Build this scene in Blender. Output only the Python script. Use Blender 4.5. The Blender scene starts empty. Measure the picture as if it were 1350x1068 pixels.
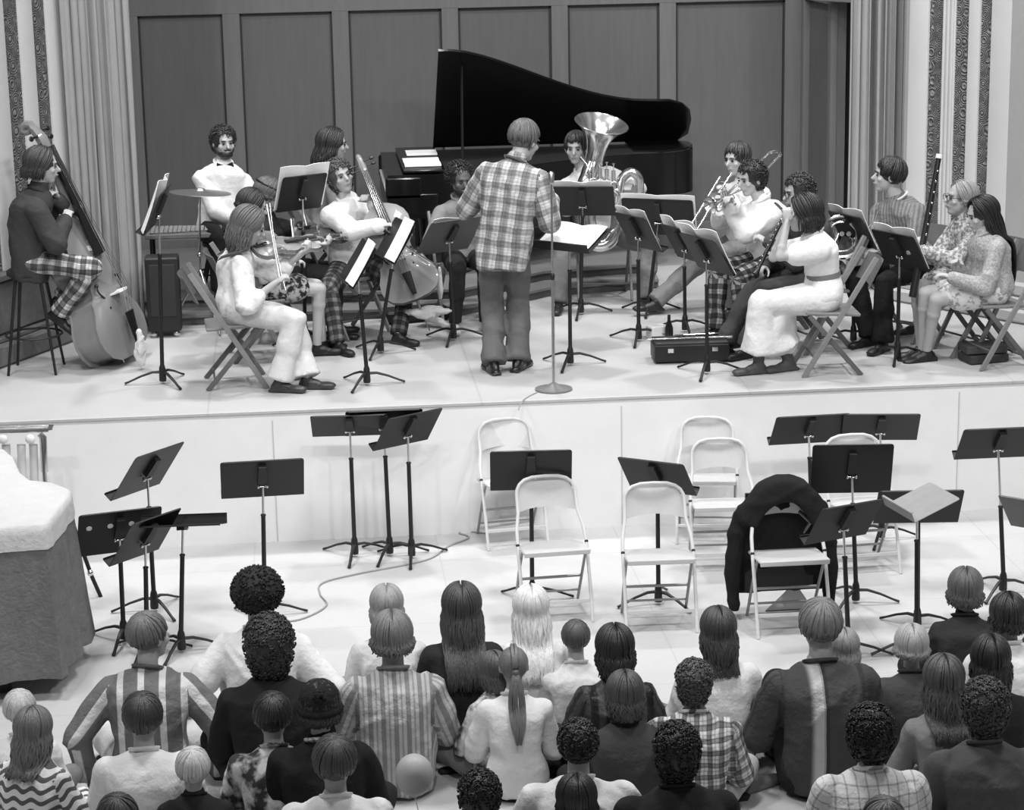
import bpy, math, random
import numpy as np
from math import sin, cos, tan, pi, radians as R_, sqrt, exp
from mathutils import noise as mnoise, Vector
rnd = random.Random(7)
sc = bpy.context.scene
COL = sc.collection
# ------------------------------------------------------------------ camera and measuring
FPX, IW, IH = 3060.0, 1350, 1068
ST = 0.92                      # stage height over the hall floor
CZ = 3.75 + ST                 # eye height on the balcony
_psi, _p, _roll = R_(5.3), R_(14), R_(1.05)
CF = np.array([sin(_psi)*cos(_p), cos(_psi)*cos(_p), -sin(_p)])
_r0 = np.array([cos(_psi), -sin(_psi), 0.0]); _u0 = np.cross(_r0, CF)
CR = _r0*cos(_roll) - _u0*sin(_roll); CU = np.cross(CR, CF)
CP = np.array([0, 0, CZ])
def ray(x, y): return CF + CR*(x-IW/2)/FPX + CU*(IH/2-y)/FPX
HF = np.array([sin(_psi), cos(_psi), 0.0])             # level direction of view
def at(x, y, D):                                      # point at a level distance from the balcony
    d = ray(x, y); return CP + d*(D/(d @ HF))
def gnd(x, y, z=0.0):                                 # point on a level
    d = ray(x, y); return CP + d*((z-CZ)/d[2])
def atY(x, y, Y):
    d = ray(x, y); return CP + d*(Y/d[1])
def dep(P): return float((np.array(P)-CP) @ HF)
def proj(P):
    v = np.array(P)-CP; D = v @ CF
    return IW/2+FPX*(v@CR)/D, IH/2-FPX*(v@CU)/D
V = lambda *a: np.array(a, float)
def nrm(a):
    a = np.array(a, float); n = np.linalg.norm(a); return a/n if n > 1e-9 else V(0, 0, 1)
def lerp(a, b, t): return np.array(a)*(1-t)+np.array(b)*t
def hd(deg):                                          # heading: 0 away from the balcony, 90 to the right
    a = R_(deg); return V(sin(a), cos(a), 0)
I3 = np.eye(3)
def fr(y, z=(0, 0, 1)):                               # columns x, y, z with y kept
    y = nrm(y); z = np.array(z, float); x = np.cross(y, z)
    if np.linalg.norm(x) < 1e-5: x = np.cross(y, V(1, 0, 0.01))
    x = nrm(x); return np.column_stack([x, y, np.cross(x, y)])
def rz(deg):
    a = R_(deg); return np.array([[cos(a), -sin(a), 0], [sin(a), cos(a), 0], [0, 0, 1.0]])
def rx(deg):
    a = R_(deg); return np.array([[1.0, 0, 0], [0, cos(a), -sin(a)], [0, sin(a), cos(a)]])
def ry(deg):
    a = R_(deg); return np.array([[cos(a), 0, sin(a)], [0, 1.0, 0], [-sin(a), 0, cos(a)]])
# ------------------------------------------------------------------ mesh builder
class MB:
    def __init__(s): s.v = []; s.f = []; s.n = 0
    def add(s, v, f):
        v = np.asarray(v, float).reshape(-1, 3)
        s.f += [tuple(i+s.n for i in q) for q in f]; s.v.append(v); s.n += len(v); return s
    def grid(s, rings, cap=True):                     # closed rings
        k = len(rings[0]); m = len(rings); f = []
        for i in range(m-1):
            for j in range(k):
                a = i*k+j; b = i*k+(j+1) % k
                f.append((a, b, b+k, a+k))
        if cap:
            f.append(tuple(range(k-1, -1, -1))); f.append(tuple((m-1)*k+j for j in range(k)))
        return s.add(np.concatenate([np.asarray(r, float).reshape(-1, 3) for r in rings]), f)
    def ell(s, c, r, R=I3, n=14, m=8):
        r = np.ones(3)*r if np.isscalar(r) else np.array(r, float)
        rings = []
        for i in range(m+1):
            th = pi*(i+.02)/(m+.04); a = np.arange(n)*2*pi/n
            p = np.stack([np.sin(th)*np.cos(a), np.sin(th)*np.sin(a), np.full(n, -cos(th))], 1)*r
            rings.append(p @ R.T+np.array(c))
        return s.grid(rings)
    def cap(s, p0, p1, r0, r1=None, n=12):
        r1 = r0 if r1 is None else r1; p0 = np.array(p0, float); p1 = np.array(p1, float)
        F = fr(p1-p0); a = np.arange(n)*2*pi/n
        circ = np.outer(np.cos(a), F[:, 0])+np.outer(np.sin(a), F[:, 2]); ax = F[:, 1]; rings = []
        for t in (88, 60, 30, 0): rings.append(p0-ax*r0*sin(R_(t))+circ*r0*cos(R_(t)))
        for t in (0, 30, 60, 88): rings.append(p1+ax*r1*sin(R_(t))+circ*r1*cos(R_(t)))
        return s.grid([q[::-1] for q in rings])
    def tube(s, pts, r, n=8, ratio=1.0, up=None):
        pts = [np.array(p, float) for p in pts]; m = len(pts)
        rr = [r]*m if np.isscalar(r) else list(r); a = np.arange(n)*2*pi/n; rings = []; X = None
        for i in range(m):
            t = nrm(pts[min(i+1, m-1)]-pts[max(i-1, 0)])
            if X is None:
                X = np.cross(t, V(0, 0, 1) if up is None else up)
                if np.linalg.norm(X) < .1: X = np.cross(t, V(1, .1, 0))
            X = nrm(X-t*(X@t)); Y = np.cross(t, X)
            rings.append(pts[i]+(np.outer(np.cos(a), X)+np.outer(np.sin(a), Y)*ratio)*max(rr[i], 1e-4))
        return s.grid(rings)
    def cyl(s, p0, p1, r, n=12): return s.tube([p0, p1], r, n)
    def box(s, c, size, R=I3, bev=0.0):
        h = np.array(size, float)/2; c = np.array(c, float)
        if bev <= 0:
            v = [V(x, y, z)*h for x in (-1, 1) for y in (-1, 1) for z in (-1, 1)]
            f = [(0, 1, 3, 2), (4, 6, 7, 5), (0, 4, 5, 1), (2, 3, 7, 6), (0, 2, 6, 4), (1, 5, 7, 3)]
            return s.add(np.array(v) @ R.T+c, f)
        b = min(bev, h.min()*.98); rings = []
        def rg(x, y, z, k):
            pts = []
            for qx, qy, st_ in ((1, 1, 0), (-1, 1, 90), (-1, -1, 180), (1, -1, 270)):
                for q in (0, 45, 90):
                    a = R_(st_+q); pts.append(V(qx*(x-k)+cos(a)*k, qy*(y-k)+sin(a)*k, z))
            return np.array(pts) @ R.T+c
        rings = [rg(h[0]-b*.7, h[1]-b*.7, -h[2], b*.3), rg(h[0], h[1], -h[2]+b*.7, b), rg(h[0], h[1], h[2]-b*.7, b), rg(h[0]-b*.7, h[1]-b*.7, h[2], b*.3)]
        return s.grid(rings)
    def prism(s, poly, z0, z1, R=I3, o=(0, 0, 0)):
        a = [np.column_stack([np.array(poly, float), np.full(len(poly), z)]) @ R.T+np.array(o) for z in (z0, z1)]
        return s.grid(a)
    def lathe(s, prof, o=(0, 0, 0), R=I3, n=24, cap=False):
        a = np.arange(n)*2*pi/n; rings = []
        for r_, z in prof:
            rings.append(np.stack([np.cos(a)*r_, np.sin(a)*r_, np.full(n, z)], 1) @ R.T+np.array(o))
        return s.grid(rings, cap)
    def sheet(s, P, th=0.002):                        # grid of points given thickness
        P = np.array(P, float); n, m = P.shape[:2]
        dU = np.gradient(P, axis=0); dV = np.gradient(P, axis=1); N = np.cross(dU, dV)
        N /= np.maximum(np.linalg.norm(N, axis=2, keepdims=True), 1e-9)
        a = (P+N*th/2).reshape(-1, 3); b = (P-N*th/2).reshape(-1, 3); f = []; k = n*m
        for i in range(n-1):
            for j in range(m-1):
                q = (i*m+j, (i+1)*m+j, (i+1)*m+j+1, i*m+j+1); f.append(q); f.append(tuple(x+k for x in q[::-1]))
        bd = [(i*m) for i in range(n)]+[(n-1)*m+j for j in range(1, m)]+[i*m+m-1 for i in range(n-2, -1, -1)]+[j for j in range(m-2, 0, -1)]
        for i in range(len(bd)):
            x, y = bd[i], bd[(i+1) % len(bd)]; f.append((x, x+k, y+k, y))
        return s.add(np.concatenate([a, b]), f)
    def verts(s): return np.concatenate(s.v)
    def mesh(s, name, off=(0, 0, 0), sharp=38):
        me = bpy.data.meshes.new(name); v = s.verts()-np.array(off)
        me.from_pydata(v.tolist(), [], s.f); me.update()
        me.polygons.foreach_set('use_smooth', [True]*len(me.polygons))
        if sharp: me.set_sharp_from_angle(angle=R_(sharp))
        return me
    def build(s, name, mat, parent=None, off=(0, 0, 0), sharp=38):
        me = s.mesh(name, off, sharp); me.materials.append(mat)
        o = bpy.data.objects.new(name, me); COL.objects.link(o)
        if parent is not None: o.parent = parent
        else: o.location = off
        return o
    def fuse(s, name, mat, parent=None, off=(0, 0, 0), vox=.012, it=3, disp=None, bones=None):
        me = s.mesh(name+'_t', (0, 0, 0), 0); t = bpy.data.objects.new('t', me); COL.objects.link(t)
        m = t.modifiers.new('r', 'REMESH'); m.mode = 'VOXEL'; m.voxel_size = vox
        if it:
            q = t.modifiers.new('s', 'SMOOTH'); q.factor = .5; q.iterations = it
        dg = bpy.context.evaluated_depsgraph_get(); ev = t.evaluated_get(dg)
        nm = bpy.data.meshes.new_from_object(ev)
        bpy.data.objects.remove(t); bpy.data.meshes.remove(me)
        n = len(nm.vertices); co = np.empty(n*3); nm.vertices.foreach_get('co', co); co = co.reshape(-1, 3)
        if disp:
            no = np.empty(n*3); nm.vertices.foreach_get('normal', no); no = no.reshape(-1, 3)
            co = co+no*disp(co)[:, None]
        if bones is not None:
            nf = len(nm.polygons); tot = np.empty(nf, dtype=np.int32); nm.polygons.foreach_get('loop_total', tot)
            li = np.empty(len(nm.loops), dtype=np.int32); nm.loops.foreach_get('vertex_index', li); fi = np.repeat(np.arange(nf), tot)
            cen = np.zeros((nf, 3)); np.add.at(cen, fi, co[li]); cen /= tot[:, None]
            uv = cloth_uv(co[li], cen, fi, bones); at_ = nm.attributes.new('cloth', 'FLOAT_VECTOR', 'CORNER')
            at_.data.foreach_set('vector', np.column_stack([uv, np.zeros(len(li))]).ravel())
        nm.vertices.foreach_set('co', (co-np.array(off)).ravel()); nm.update()
        nm.polygons.foreach_set('use_smooth', [True]*len(nm.polygons)); nm.name = name
        nm.materials.clear(); nm.materials.append(mat)
        o = bpy.data.objects.new(name, nm); COL.objects.link(o)
        if parent is not None: o.parent = parent
        else: o.location = off
        return o
def cloth_uv(cc, cen, fi, bones):
    def coords(P, a, b, r, lat):
        ab = b-a; L = np.linalg.norm(ab)+1e-9; T = (P-a)@(ab/L); X = nrm(lat-ab/L*(lat@ab)/L); Y = np.cross(ab/L, X)
        return (P-a)@X, (P-a)@Y, T, L
    best = np.full(len(cen), 1e9); bi = np.zeros(len(cen), dtype=int)
    for i, (a, b, r, lat, kind) in enumerate(bones):
        ab = b-a; L = np.linalg.norm(ab)+1e-9; t = np.clip((cen-a)@ab/(L*L), 0, 1)
        d = np.linalg.norm(cen-(a+t[:, None]*ab), axis=1)/r; k = d < best; best[k] = d[k]; bi[k] = i
    uv = np.zeros((len(cc), 2)); lb = bi[fi]
    for i, (a, b, r, lat, kind) in enumerate(bones):
        k = lb == i
        if not k.any(): continue
        x, y, T, L = coords(cc[k], a, b, r, lat)
        if kind == 0: u = x
        else:
            xc, yc, _, _ = coords(cen[fi[k]], a, b, r, lat); ac = np.arctan2(yc, xc); d = np.arctan2(y, x)-ac; d = (d+pi) % (2*pi)-pi; u = (ac+d)*r
        uv[k, 0] = u; uv[k, 1] = T+(0 if kind != 2 else .5)
    return uv
def smooth(pts, k=6):
    P = [np.array(p, float) for p in pts]; Q = []
    for i in range(len(P)-1):
        p0, p1, p2, p3 = P[max(0, i-1)], P[i], P[i+1], P[min(len(P)-1, i+2)]
        for t in np.linspace(0, 1, k, endpoint=False): Q.append(.5*((2*p1)+(p2-p0)*t+(2*p0-5*p1+4*p2-p3)*t*t+(3*p1-p0-3*p2+p3)*t**3))
    return Q+[P[-1]]
def fill(r, n): return list(np.interp(np.linspace(0, 1, n), np.linspace(0, 1, len(r)), r))
def wrinkle(amp=.005, f=14., seed=0):
    rs = np.random.RandomState(seed); ks = rs.normal(size=(7, 3))*f; ph = rs.rand(7)*6.28
    def g(co):
        r_ = sum(np.sin(co@k+p_+1.2*np.sin(co@k[::-1]*.6)) for k, p_ in zip(ks, ph))/2.6
        return np.maximum(.75-1.5*np.abs(r_)/(1+.4*np.abs(r_)), -.45)*amp
    return g
def empty(name, loc, label=None, cat=None, group=None, rot=0.0):
    o = bpy.data.objects.new(name, None); COL.objects.link(o); o.location = tuple(loc)
    o.empty_display_size = .1; o.rotation_euler = (0, 0, rot)
    if label: tag(o, label, cat, group)
    return o
def tag(o, label=None, cat=None, group=None, kind=None):
    if label: o['label'] = label
    if cat: o['category'] = cat
    if group: o['group'] = group
    if kind: o['kind'] = kind
    return o
def struct(o): o['kind'] = 'structure'; return o
def kids(o): return [c for c in bpy.data.objects if c.parent == o]
def copy_tree(o, parent=None):
    c = o.copy(); COL.objects.link(c); c.parent = parent
    for ch in kids(o): copy_tree(ch, c)
    return c
# ------------------------------------------------------------------ materials (the photograph is black and white: all tones neutral)
def lin(v): v = v/255.; return v/12.92 if v <= .04045 else ((v+.055)/1.055)**2.4
class NT:
    def __init__(s, name):
        s.m = bpy.data.materials.new(name); s.m.use_nodes = True; s.t = s.m.node_tree; s.b = s.t.nodes['Principled BSDF']
    def n(s, k, **kw):
        x = s.t.nodes.new(k)
        for a, v in kw.items(): setattr(x, a, v)
        return x
    def l(s, a, b): s.t.links.new(a, b)
    def math(s, op, a, b=None, c=None):
        x = s.n('ShaderNodeMath', operation=op)
        for i, q in enumerate((a, b, c)):
            if q is None: continue
            if isinstance(q, (int, float)): x.inputs[i].default_value = q
            else: s.l(q, x.inputs[i])
        return x.outputs[0]
    def noise(s, scale, detail=4, vec=None, rough=.55):
        x = s.n('ShaderNodeTexNoise'); x.inputs['Scale'].default_value = scale; x.inputs['Detail'].default_value = detail
        x.inputs['Roughness'].default_value = rough
        if vec is not None: s.l(vec, x.inputs['Vector'])
        return x.outputs['Fac']
    def obj(s, sx=1, sy=1, sz=1):
        t = s.n('ShaderNodeTexCoord'); m = s.n('ShaderNodeMapping'); m.inputs['Scale'].default_value = (sx, sy, sz)
        s.l(t.outputs['Object'], m.inputs['Vector']); return m.outputs['Vector']
    def bump(s, h, st=.3, dist=.01):
        b = s.n('ShaderNodeBump'); b.inputs['Strength'].default_value = st; b.inputs['Distance'].default_value = dist
        s.l(h, b.inputs['Height']); s.l(b.outputs['Normal'], s.b.inputs['Normal'])
    def col(s, f):                                    # scalar to grey base colour
        c = s.n('ShaderNodeCombineColor'); [s.l(f, c.inputs[i]) for i in range(3)]
        s.l(c.outputs[0], s.b.inputs['Base Color'])
    def setp(s, v=None, rough=.6, metal=0, spec=None, coat=0):
        if v is not None: a = lin(v); s.b.inputs['Base Color'].default_value = (a, a, a, 1)
        s.b.inputs['Roughness'].default_value = rough; s.b.inputs['Metallic'].default_value = metal
        if spec is not None: s.b.inputs['Specular IOR Level'].default_value = spec
        s.b.inputs['Coat Weight'].default_value = coat
        return s
_mc = {}
def M(v, rough=.6, metal=0, spec=None, coat=0, nz=0.0, ns=30, bump=0.0, bs=60, name='grey', st=(1, 1, 1)):
    key = (v, rough, metal, spec, coat, nz, ns, bump, bs, name, st)
    if key in _mc: return _mc[key]
    t = NT(name+'_%d' % v).setp(v, rough, metal, spec, coat)
    if nz:
        f = t.noise(ns, 5, t.obj(*st)); f = t.math('MULTIPLY_ADD', f, 2*nz*lin(v), lin(v)*(1-nz)); t.col(f)
    if bump: t.bump(t.noise(bs, 4, t.obj(*st)), bump, .01)
    _mc[key] = t.m; return t.m
def cloth(v, name='cloth', nz=.18, rough=.85): return M(v, rough, spec=.2, nz=nz, ns=9, bump=.9, bs=20, name=name)
def UVn(t):
    a = t.n('ShaderNodeAttribute', attribute_name='cloth'); s = t.n('ShaderNodeSeparateXYZ'); t.l(a.outputs['Vector'], s.inputs[0])
    return s.outputs[0], s.outputs[1]
def band(t, u, per, w, off=0.0, soft=.06):            # 1 inside the stripe
    f = t.math('FRACT', t.math('ADD', t.math('DIVIDE', u, per), off+10.0))
    m = t.n('ShaderNodeMapRange', interpolation_type='SMOOTHSTEP'); t.l(f, m.inputs[0])
    m.inputs[1].default_value = w; m.inputs[2].default_value = w+soft; m.inputs[3].default_value = 1; m.inputs[4].default_value = 0
    return m.outputs[0]
def plaid(name, v, per=.1, w=.45, k=.6, k2=None, fine=0.0, fper=.02, rough=.85, warp=.004, voff=0.0):
    t = NT(name).setp(v, rough, spec=.2); u, w_ = UVn(t)
    if warp:
        nz = t.math('SUBTRACT', t.noise(7, 2, t.obj()), .5); u = t.math('ADD', u, t.math('MULTIPLY', nz, warp*8)); w_ = t.math('ADD', w_, t.math('MULTIPLY', nz, warp*8))
    a = band(t, u, per, w); b = band(t, w_, per, w, voff); k2 = k if k2 is None else k2
    f = t.math('MULTIPLY', t.math('SUBTRACT', 1, t.math('MULTIPLY', a, k)), t.math('SUBTRACT', 1, t.math('MULTIPLY', b, k2)))
    f = t.math('MULTIPLY', f, lin(v))
    if fine:
        for q, o in ((u, .1), (w_, .6)): f = t.math('MULTIPLY', f, t.math('SUBTRACT', 1, t.math('MULTIPLY', band(t, q, fper, .3, o), fine)))
    t.col(f); t.bump(t.noise(20, 4, t.obj()), .5, .03); return t.m
def stripes(name, v, per, w, k, off=0.0, v2=None, wav=0.0, axis=0, lines=(), rough=.85):
    t = NT(name).setp(v, rough, spec=.2); u, w_ = UVn(t)
    if axis: u, w_ = w_, u
    if wav: u = t.math('ADD', u, t.math('MULTIPLY', t.math('SINE', t.math('MULTIPLY', w_, 2*pi/.085)), wav))
    f = t.math('SUBTRACT', 1, t.math('MULTIPLY', band(t, u, per, w, off), k))
    for (p2, w2, k2, o2) in lines: f = t.math('MULTIPLY', f, t.math('SUBTRACT', 1, t.math('MULTIPLY', band(t, u, p2, w2, o2), k2)))
    t.col(t.math('MULTIPLY', f, lin(v))); t.bump(t.noise(20, 4, t.obj()), .5, .03); return t.m
def blotch(name, lo, hi, scale, thr=.5, soft=.06, st=(1, 1, 1), rough=.85):
    t = NT(name).setp(hi, rough, spec=.2); f = t.noise(scale, 3, t.obj(*st))
    m = t.n('ShaderNodeMapRange'); t.l(f, m.inputs[0]); m.inputs[1].default_value = thr-soft; m.inputs[2].default_value = thr+soft
    m.inputs[3].default_value = lin(lo); m.inputs[4].default_value = lin(hi); t.col(m.outputs[0]); t.bump(t.noise(30, 3, t.obj()), .5, .01); return t.m
def hairm(v, rough=.42): return M(v, rough, spec=.55, nz=.35, ns=60, bump=.35, bs=120, name='hair', st=(1, 1, .25))
SKIN = M(172, .55, spec=.35, nz=.06, ns=14, bump=.08, bs=40, name='skin'); SKIN_D = M(92, .5, spec=.4, nz=.08, ns=14, name='skin_dark')
BLK = M(30, .45, spec=.4, name='black_enamel', nz=.15, ns=40); BLK2 = M(30, .6, name='black_matt', nz=.15, ns=30)
CHR = M(215, .18, metal=1, name='chrome'); BRASS = M(225, .2, metal=1, name='brass', nz=.08, ns=9); STEEL = M(190, .32, metal=1, name='steel')
PAPER = M(232, .8, spec=.2, name='paper', nz=.04, ns=20); VARN = M(135, .32, spec=.5, coat=.3, nz=.16, ns=7, name='varnish', st=(1, 1, 4)); VARN_D = M(84, .3, spec=.5, coat=.4, nz=.2, ns=7, name='varnish_dark')
EBON = M(24, .35, name='ebony'); EYE = M(36, .25, name='eye'); LIP = M(140, .5, name='lip'); WHT = M(236, .5, name='white_plastic')
# ------------------------------------------------------------------ the room
def room():
    t = NT('pale_floor').setp(228, .5, spec=.3)
    n1 = t.noise(1.3, 5, t.obj()); n2 = t.noise(14, 6, t.obj(1, 3, 1), .7); n3 = t.noise(220, 2, t.obj())
    f = t.math('ADD', t.math('MULTIPLY', n1, .10), t.math('MULTIPLY', n2, .10)); f = t.math('ADD', f, t.math('MULTIPLY', n3, .10))
    sx = t.n('ShaderNodeSeparateXYZ'); t.l(t.obj(), sx.inputs[0])
    g = t.math('MAXIMUM', band(t, sx.outputs[0], 1.22, .006, .3, .004), band(t, sx.outputs[1], 1.22, .006, .1, .004))
    f = t.math('ADD', f, .35); f = t.math('MULTIPLY', f, t.math('SUBTRACT', 1, t.math('MULTIPLY', g, .12))); t.col(f); FL = t.m
    t = NT('stage_floor').setp(214, .45, spec=.35)
    n1 = t.noise(1.6, 5, t.obj()); n2 = t.noise(30, 6, t.obj(1, 4, 1), .7); n3 = t.noise(240, 2, t.obj())
    f = t.math('ADD', t.math('MULTIPLY', n1, .12), t.math('MULTIPLY', n2, .12)); f = t.math('ADD', f, t.math('MULTIPLY', n3, .10))
    sx = t.n('ShaderNodeSeparateXYZ'); t.l(t.obj(), sx.inputs[0]); g = band(t, sx.outputs[0], 1.83, .006, .35, .004)
    f = t.math('ADD', f, .285); f = t.math('MULTIPLY', f, t.math('SUBTRACT', 1, t.math('MULTIPLY', g, .14))); t.col(f); SF = t.m
    FACE = M(228, .7, spec=.2, nz=.06, ns=5, name='painted_stage_front')
    WOOD = M(116, .55, spec=.3, nz=.16, ns=5, bump=.05, bs=40, name='panelling_frame', st=(6, 6, .6)); PAN = M(104, .6, spec=.25, nz=.14, ns=5, name='panelling_field', st=(6, 6, .5))
    DARKW = M(20, .6, name='painted_opening_shade')
    b = MB(); b.box((1.5, 5.5, -.1), (26, 20.0, .2)); struct(b.build('floor', FL))
    b = MB(); b.box((1.5, 15.11+4, (ST-.03)/2), (26, 8.0, ST-.03)); struct(b.build('wall_stage_front', FACE))
    b = MB(); b.box((1.5, 15.10+4.2, ST-.015), (26, 8.4, .03), bev=.01); struct(b.build('floor_stage', SF))
    # seams in the stage front boarding
    b = MB()
    for px in (362, 820, 1262):
        P = gnd(px, 600 if px < 1000 else 580, 0); P = atY(px, 620, 15.10); b.box((P[0], 15.1095, ST/2-.03), (.006, .01, ST-.08))
    struct(b.build('trim_1', M(190, .7, name='seam')))
    # panelled back wall
    YB = 20.6; zr = atY(600, 11, YB)[2]
    xs = []
    b = MB(); b.box((1.3, YB+.12, 3.2), (7.6, .2, 5.4)); struct(b.build('wall_back', PAN))
    b = MB()
    edges = [(170, 184), (295, 318), (439, 461), (583, 605), (727, 749), (869, 891), (1034, 1057)]
    for a, c in edges:
        x0, x1 = atY(a, 70, YB)[0], atY(c, 70, YB)[0]; b.box(((x0+x1)/2, YB, 3.1), (x1-x0, .05, 5.0), bev=.008)
    x0, x1 = atY(120, 20, YB)[0], atY(1057, 20, YB)[0]
    b.box(((x0+x1)/2, YB-.002, zr+.35), (x1-x0, .05, .7), bev=.008); b.box(((x0+x1)/2, YB-.002, ST+.12), (x1-x0, .05, .24), bev=.008)
    struct(b.build('trim_2', WOOD))
    b = MB()
    for i in range(len(edges)-1):
        x0, x1 = atY(edges[i][1], 70, YB)[0], atY(edges[i+1][0], 70, YB)[0]
        for x in (x0+.008, x1-.008): b.box((x, YB+.012, 3.0), (.016, .025, 4.4))
        b.box(((x0+x1)/2, YB+.012, zr-.008), (x1-x0, .025, .016))
    struct(b.build('trim_3', M(45, .6, name='panel_shadow_line')))  # shadow lines around the recessed panels, painted as dark strips
    # side return with its stile, then the opening, its shade painted near black
    cx = atY(1057, 60, YB); Y2 = 19.75; c2 = atY(1098, 60, Y2); d = nrm(V(c2[0]-cx[0], c2[1]-YB, 0)); L = np.linalg.norm(V(c2[0]-cx[0], c2[1]-YB, 0))
    F = np.column_stack([d, np.cross(V(0, 0, 1), d), V(0, 0, 1)]); mid = (V(cx[0], YB, 3.1)+V(c2[0], Y2, 3.1))/2
    b = MB(); b.box(mid+F[:, 1]*.08, (L, .08, 5.2), F); struct(b.build('wall_right', PAN))
    b = MB(); b.box(V(cx[0], YB, 3.1)+d*.05+F[:, 1]*.02, (.1, .07, 5.2), F, .008); b.box(V(c2[0], Y2, 3.1)-d*.05+F[:, 1]*.02, (.1, .07, 5.2), F, .008)
    b.box(V(*(mid[:2]), zr+.36)+F[:, 1]*.015, (L, .07, .7), F, .008)
    c3 = atY(1135, 60, 19.2); b.box((c2[0]/2+c3[0]/2, (Y2+19.2)/2+.05, zr+.40), (.55, .1, .7), rz(-50), .008)
    struct(b.build('trim_4', WOOD))
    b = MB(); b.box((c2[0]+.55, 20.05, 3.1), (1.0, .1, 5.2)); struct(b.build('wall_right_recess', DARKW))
    # riser of two low steps carrying the percussion and the piano
    RW = M(92, .6, nz=.2, ns=8, name='riser_wood', st=(1, 6, 6)); RT = M(120, .6, nz=.2, ns=6, name='riser_top')
    zz = [ST, ST+.08, ST+.16]
    pl = [gnd(150, 432, ST), gnd(612, 416, ST), gnd(722, 391, ST), gnd(868, 380, ST)]
    for k in (0, 1):
        P = [(q[0], q[1]+k*.3) for q in pl]+[(pl[-1][0]+.1, YB-.03), (pl[0][0], YB-.03)]
        b = MB(); b.prism(P, zz[k]+.001, zz[k+1]-.02); o = struct(b.build('trim_%d' % (5+k*2), RW))
        b = MB(); P = [(q[0], q[1]-.025+k*.3) for q in pl]+[(pl[-1][0]+.12, YB-.03), (pl[0][0], YB-.03)]
        b.prism(P, zz[k+1]-.02, zz[k+1]); struct(b.build('trim_%d' % (6+k*2), RT))
    # proscenium jambs: flat fillets and ornament bands on a splayed wall
    ORN = NT('carved_band').setp(110, .7)
    vv = ORN.obj(1, 1, 1); vo = ORN.n('ShaderNodeTexVoronoi', feature='F1', distance='EUCLIDEAN'); vo.inputs['Scale'].default_value = 9.0; vo.inputs['Randomness'].default_value = .35; ORN.l(vv, vo.inputs['Vector'])
    w = ORN.math('SINE', ORN.math('MULTIPLY', vo.outputs['Distance'], 50)); n = ORN.noise(60, 4, vv)
    f = ORN.math('ADD', ORN.math('MULTIPLY', w, .065), ORN.math('MULTIPLY', n, .36)); f = ORN.math('ADD', f, .01); ORN.col(f); ORN.bump(w, .8, .02); ORN = ORN.m
    PL = M(206, .75, spec=.2, nz=.06, ns=6, name='pilaster_plaster'); PG = M(176, .75, spec=.2, nz=.06, ns=6, name='grey_plaster')
    def jamb(bounds, pa, Ya, pb, Yb, wall, base):
        PH = .66 if wall.endswith('left') else .30
        A = atY(pa, 10, Ya); B = atY(pb, 10, Yb); A[2] = B[2] = 0
        def hit(px):                                    # where the wall line meets the pixel column (top of the picture)
            d_ = ray(px, 10); o = CP; e = B-A
            t_, s_ = np.linalg.solve(np.array([[d_[0], -e[0]], [d_[1], -e[1]]]), (A-o)[:2]); return A+e*s_
        e = nrm(B-A); nn = np.cross(e, V(0, 0, 1)); nn = nn if nn[1] < 0 else -nn
        Fm = np.column_stack([e, nn, V(0, 0, 1)]); k = 9
        for (p0, p1, kind) in bounds:
            P0, P1 = hit(p0), hit(p1); c = (P0+P1)/2; w_ = np.linalg.norm(P1-P0)
            b = MB(); zb = ST+PH if kind != 'g' else ST
            dpt = {'w': .07, 'o': .05, 'f': .065, 'g': .07}[kind]
            b.box(V(c[0], c[1], (zb+5.6)/2)-nn*(-(dpt/2-.1)), (w_, dpt, 5.6-zb), Fm, .006 if kind != 'o' else 0)
            if kind == 'f':
                for q in (-.33, 0, .33): b.box(V(c[0], c[1], (zb+5.6)/2)+nn*(dpt-.1+.006)+e*q*w_, (w_*.2, .02, 5.6-zb), Fm, .006)
            room.k += 1; struct(b.build('trim_%d' % room.k, {'w': PL, 'o': ORN, 'f': PL, 'g': PG}[kind]))
        b = MB(); c = (A+B)/2; b.box(V(c[0], c[1], 2.9)-nn*.17, (np.linalg.norm(B-A)+.1, .12, 5.4), Fm); struct(b.build(wall, PG))
        b = MB(); Lh = np.linalg.norm(B-A)+.05
        for z0, h_, ex in (((0, .17, .14), (.17, .04, .10), (.21, .40, .06), (.61, .05, .09)) if PH > .5 else ((0, .11, .13), (.11, .08, .10), (.19, .11, .06))):
            b.box(V(c[0], c[1], ST+z0+h_/2)-nn*(.1-ex/2-.0), (Lh, ex+.1, h_), Fm, .03 if h_ > .1 else .012)
        struct(b.build(base, PG if PH < .5 else M(112, .7, nz=.35, ns=22, name='plinth')))
    jamb([(-40, -14, 'o'), (-14, 9, 'w'), (9, 29, 'o'), (29, 47, 'w'), (47, 65, 'o'), (65, 86, 'w')], -60, 16.6, 95, 17.9, 'wall_proscenium_left', 'baseboard_left')
    jamb([(1196, 1221, 'w'), (1221, 1240, 'o'), (1240, 1256, 'f'), (1256, 1274, 'o'), (1274, 1289, 'w'), (1289, 1304, 'o'), (1304, 1331, 'w'), (1331, 1420, 'g')], 1190, 17.95, 1420, 16.6, 'wall_proscenium_right', 'baseboard_right')
    # curtains
    CM = M(156, .8, spec=.2, nz=.12, ns=20, name='curtain_cloth', st=(1, 1, .3))
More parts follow.
